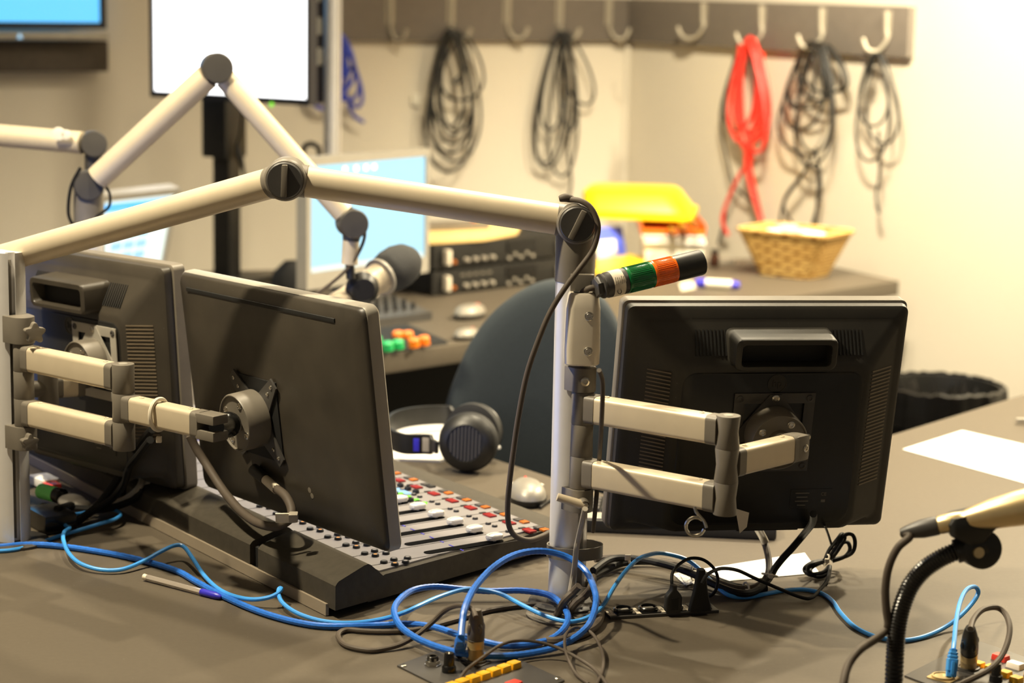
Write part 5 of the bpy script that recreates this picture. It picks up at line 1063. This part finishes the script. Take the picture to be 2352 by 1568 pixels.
yc=oT+Z*.118; ya=dy(1322,468,oT.y+.12); yb=dy(1588,512,oT.y+.07)
yd=(V((yb.x-ya.x,yb.y-ya.y,0))).normalized(); yl=V((yb.x-ya.x,yb.y-ya.y,0)).length
ty=frame(V((ya.x,ya.y,yc.z)),yd,Z.cross(yd),Z)
t=thing('storage_tub',yc,'large bright yellow plastic tub upside down on top of the tray stack by the wall','tub')
def tr(w_,d_,z,x0=0): return [V((x+yl/2+x0,y+.17,z)) for x,y in rrect(w_,d_,.05,6)]
MB(ty).loft([tr(yl-.02,.32,.004),tr(yl,.34,.0),tr(yl,.34,.018),tr(yl-.025,.30,.022),tr(yl-.06,.25,.072,-.02),tr(yl-.09,.22,.082,-.02)]).build('tub_shell',mTRAYY,t)
MB(ty).loft([tr(yl+.004,.344,.002),tr(yl+.006,.346,.008),tr(yl+.004,.344,.014)],cap=False).build('tub_rim',mTRAYY,t)
for k in range(3): tag(MB(frame(dy(1545+k*24,531-k*9,oT.y-.02),X,V((0,1,0)),Z)).lathe([(.011,-.02),(.012,.0),(.012,.03),(.008,.034)],(0,0,0),(.2,-1,0),14).build('amber_bottle',mat('amber',(.55,.30,.12),.3)),('left','middle','right')[k]+' brown bottle top jutting from under the yellow tub','bottle','bottle tops under the tub')
P=[dy(1366,500,oT.y-.05),dy(1470,512,oT.y-.05)]
fo=pz(1350,590); fd=(pz(1482,574)-pz(1350,588)).normalized()
t=thing('ring_binder',pz(1420,585),'blue binder with a white label leaning beside the trays','binder'); T=frame(pz(1352,600),fd,Z.cross(fd),Z)@M.Rotation(-.22,4,'X')
MB(T).box((.08,.02,.048),(.17,.035,.095),bev=.004).build('binder_cover',mFBLUE,t); MB(T).box((.075,.0015,.036),(.095,.002,.042)).build('binder_label',mPAPER,t)
T=frame(pz(1345,630),fd,Z.cross(fd),Z)
sheet('yellow_folder',[(1330,622),(1400,580),(1500,598),(1420,640)],'yellow folder lying flat on the back desk below the binder','folder',.006,mTRAYY)
t=thing('whiteboard_marker',pz(1655,655),'white marker with blue ends lying on the back desk','marker'); a_,b_=pz(1588,648,.013),pz(1702,655,.013); d_=(b_-a_); MB().cyl(a_+d_*.3,a_+d_*.82,.0125).build('marker_barrel',mWHT,t); MB().cyl(a_+d_*.10,a_+d_*.3,.0125).build('marker_cap',mPENB,t); MB().cyl(a_+d_*.82,a_+d_*.97,.0115,.009).build('marker_end',mPENB,t)
sheet('note_slip',[(1560,650),(1590,645),(1600,662),(1565,668)],'pale note slip on the back desk below the signal light','note',.001,mTAG)
t=thing('small_jar',pz(1640,605),'small dark brown jar on the back desk left of the wicker basket','jar'); MB().lathe([(.014,0),(.015,.002),(.015,.030),(.011,.034),(.011,.040)],pz(1640,612),Z,20).build('jar_body',mat('brown_glass',(.22,.13,.09),.2),t); MB().lathe([(.012,0),(.012,.010)],pz(1640,612)+Z*.040,Z,20).build('jar_lid',mBLK,t)
tag(MB(frame(pz(1662,604),dT,nT,Z)).box((0,0,.006),(.06,.04,.012),bev=.003).build('grey_pad',mGREYP),'small grey pad beside the dark jar','pad')
# wicker basket with papers
p0=pz(1732,632); p1=pz(1850,645); p2=pz(1900,622); dd=(p1-p0).normalized(); nn=Z.cross(dd)
if nn.y<0: nn=-nn
T=frame((p0+p1)/2+nn*.085,dd,nn,Z); wb,db,hb_=(p1-p0).length,.17,.125
wb=.165
t=thing('wicker_basket',T.translation,'rectangular tan wicker basket full of papers by the right wall','basket')
rings=[]; NB=16
for k in range(NB+1):
    f=k/NB; ww=wb+(.275-wb)*f; dd_=db*.8+(.20-db*.8)*f; rings.append([V((x*(1+.012*((i+k)%2)),y*(1+.012*((i+k)%2)),.001+hb_*f)) for i,(x,y) in enumerate(rrect(ww,dd_,.025,6))])
inner=[[V((p_.x*.94,p_.y*.94,max(p_.z,.008))) for p_ in r] for r in rings[::-4]]
MB(T).loft(rings+inner).build('woven_body',mWICK,t,25)
rim=[V((x,y,hb_+.003)) for x,y in rrect(.278,.203,.028,6)]; MB(T).tube(rim,.0065,8,1,closed=True).build('rim_braid',mWICK,t)
for i,(x,y,z,rx,rz,w_,m,lab) in enumerate(((-.04,.03,.105,.35,.3,.13,mPAPER,'white card standing in the wicker basket'),(.03,-.02,.120,.2,-.4,.12,mPAPER,'white envelope lying across the wicker basket'),(.06,.03,.108,-.2,.2,.08,mFBLUE,'blue card tucked into the wicker basket'),(-.02,.0,.132,.15,.9,.06,mat('pink_paper',(.85,.62,.62),.8),'pink slip on top of the wicker basket'))):
    tag(MB(T@M.Translation((x,y,z))@M.Rotation(rz,4,'Z')@M.Rotation(rx,4,'X')).box((0,0,0),(w_,.08,.004),bev=.001).build('paper_card',m),lab,'paper')
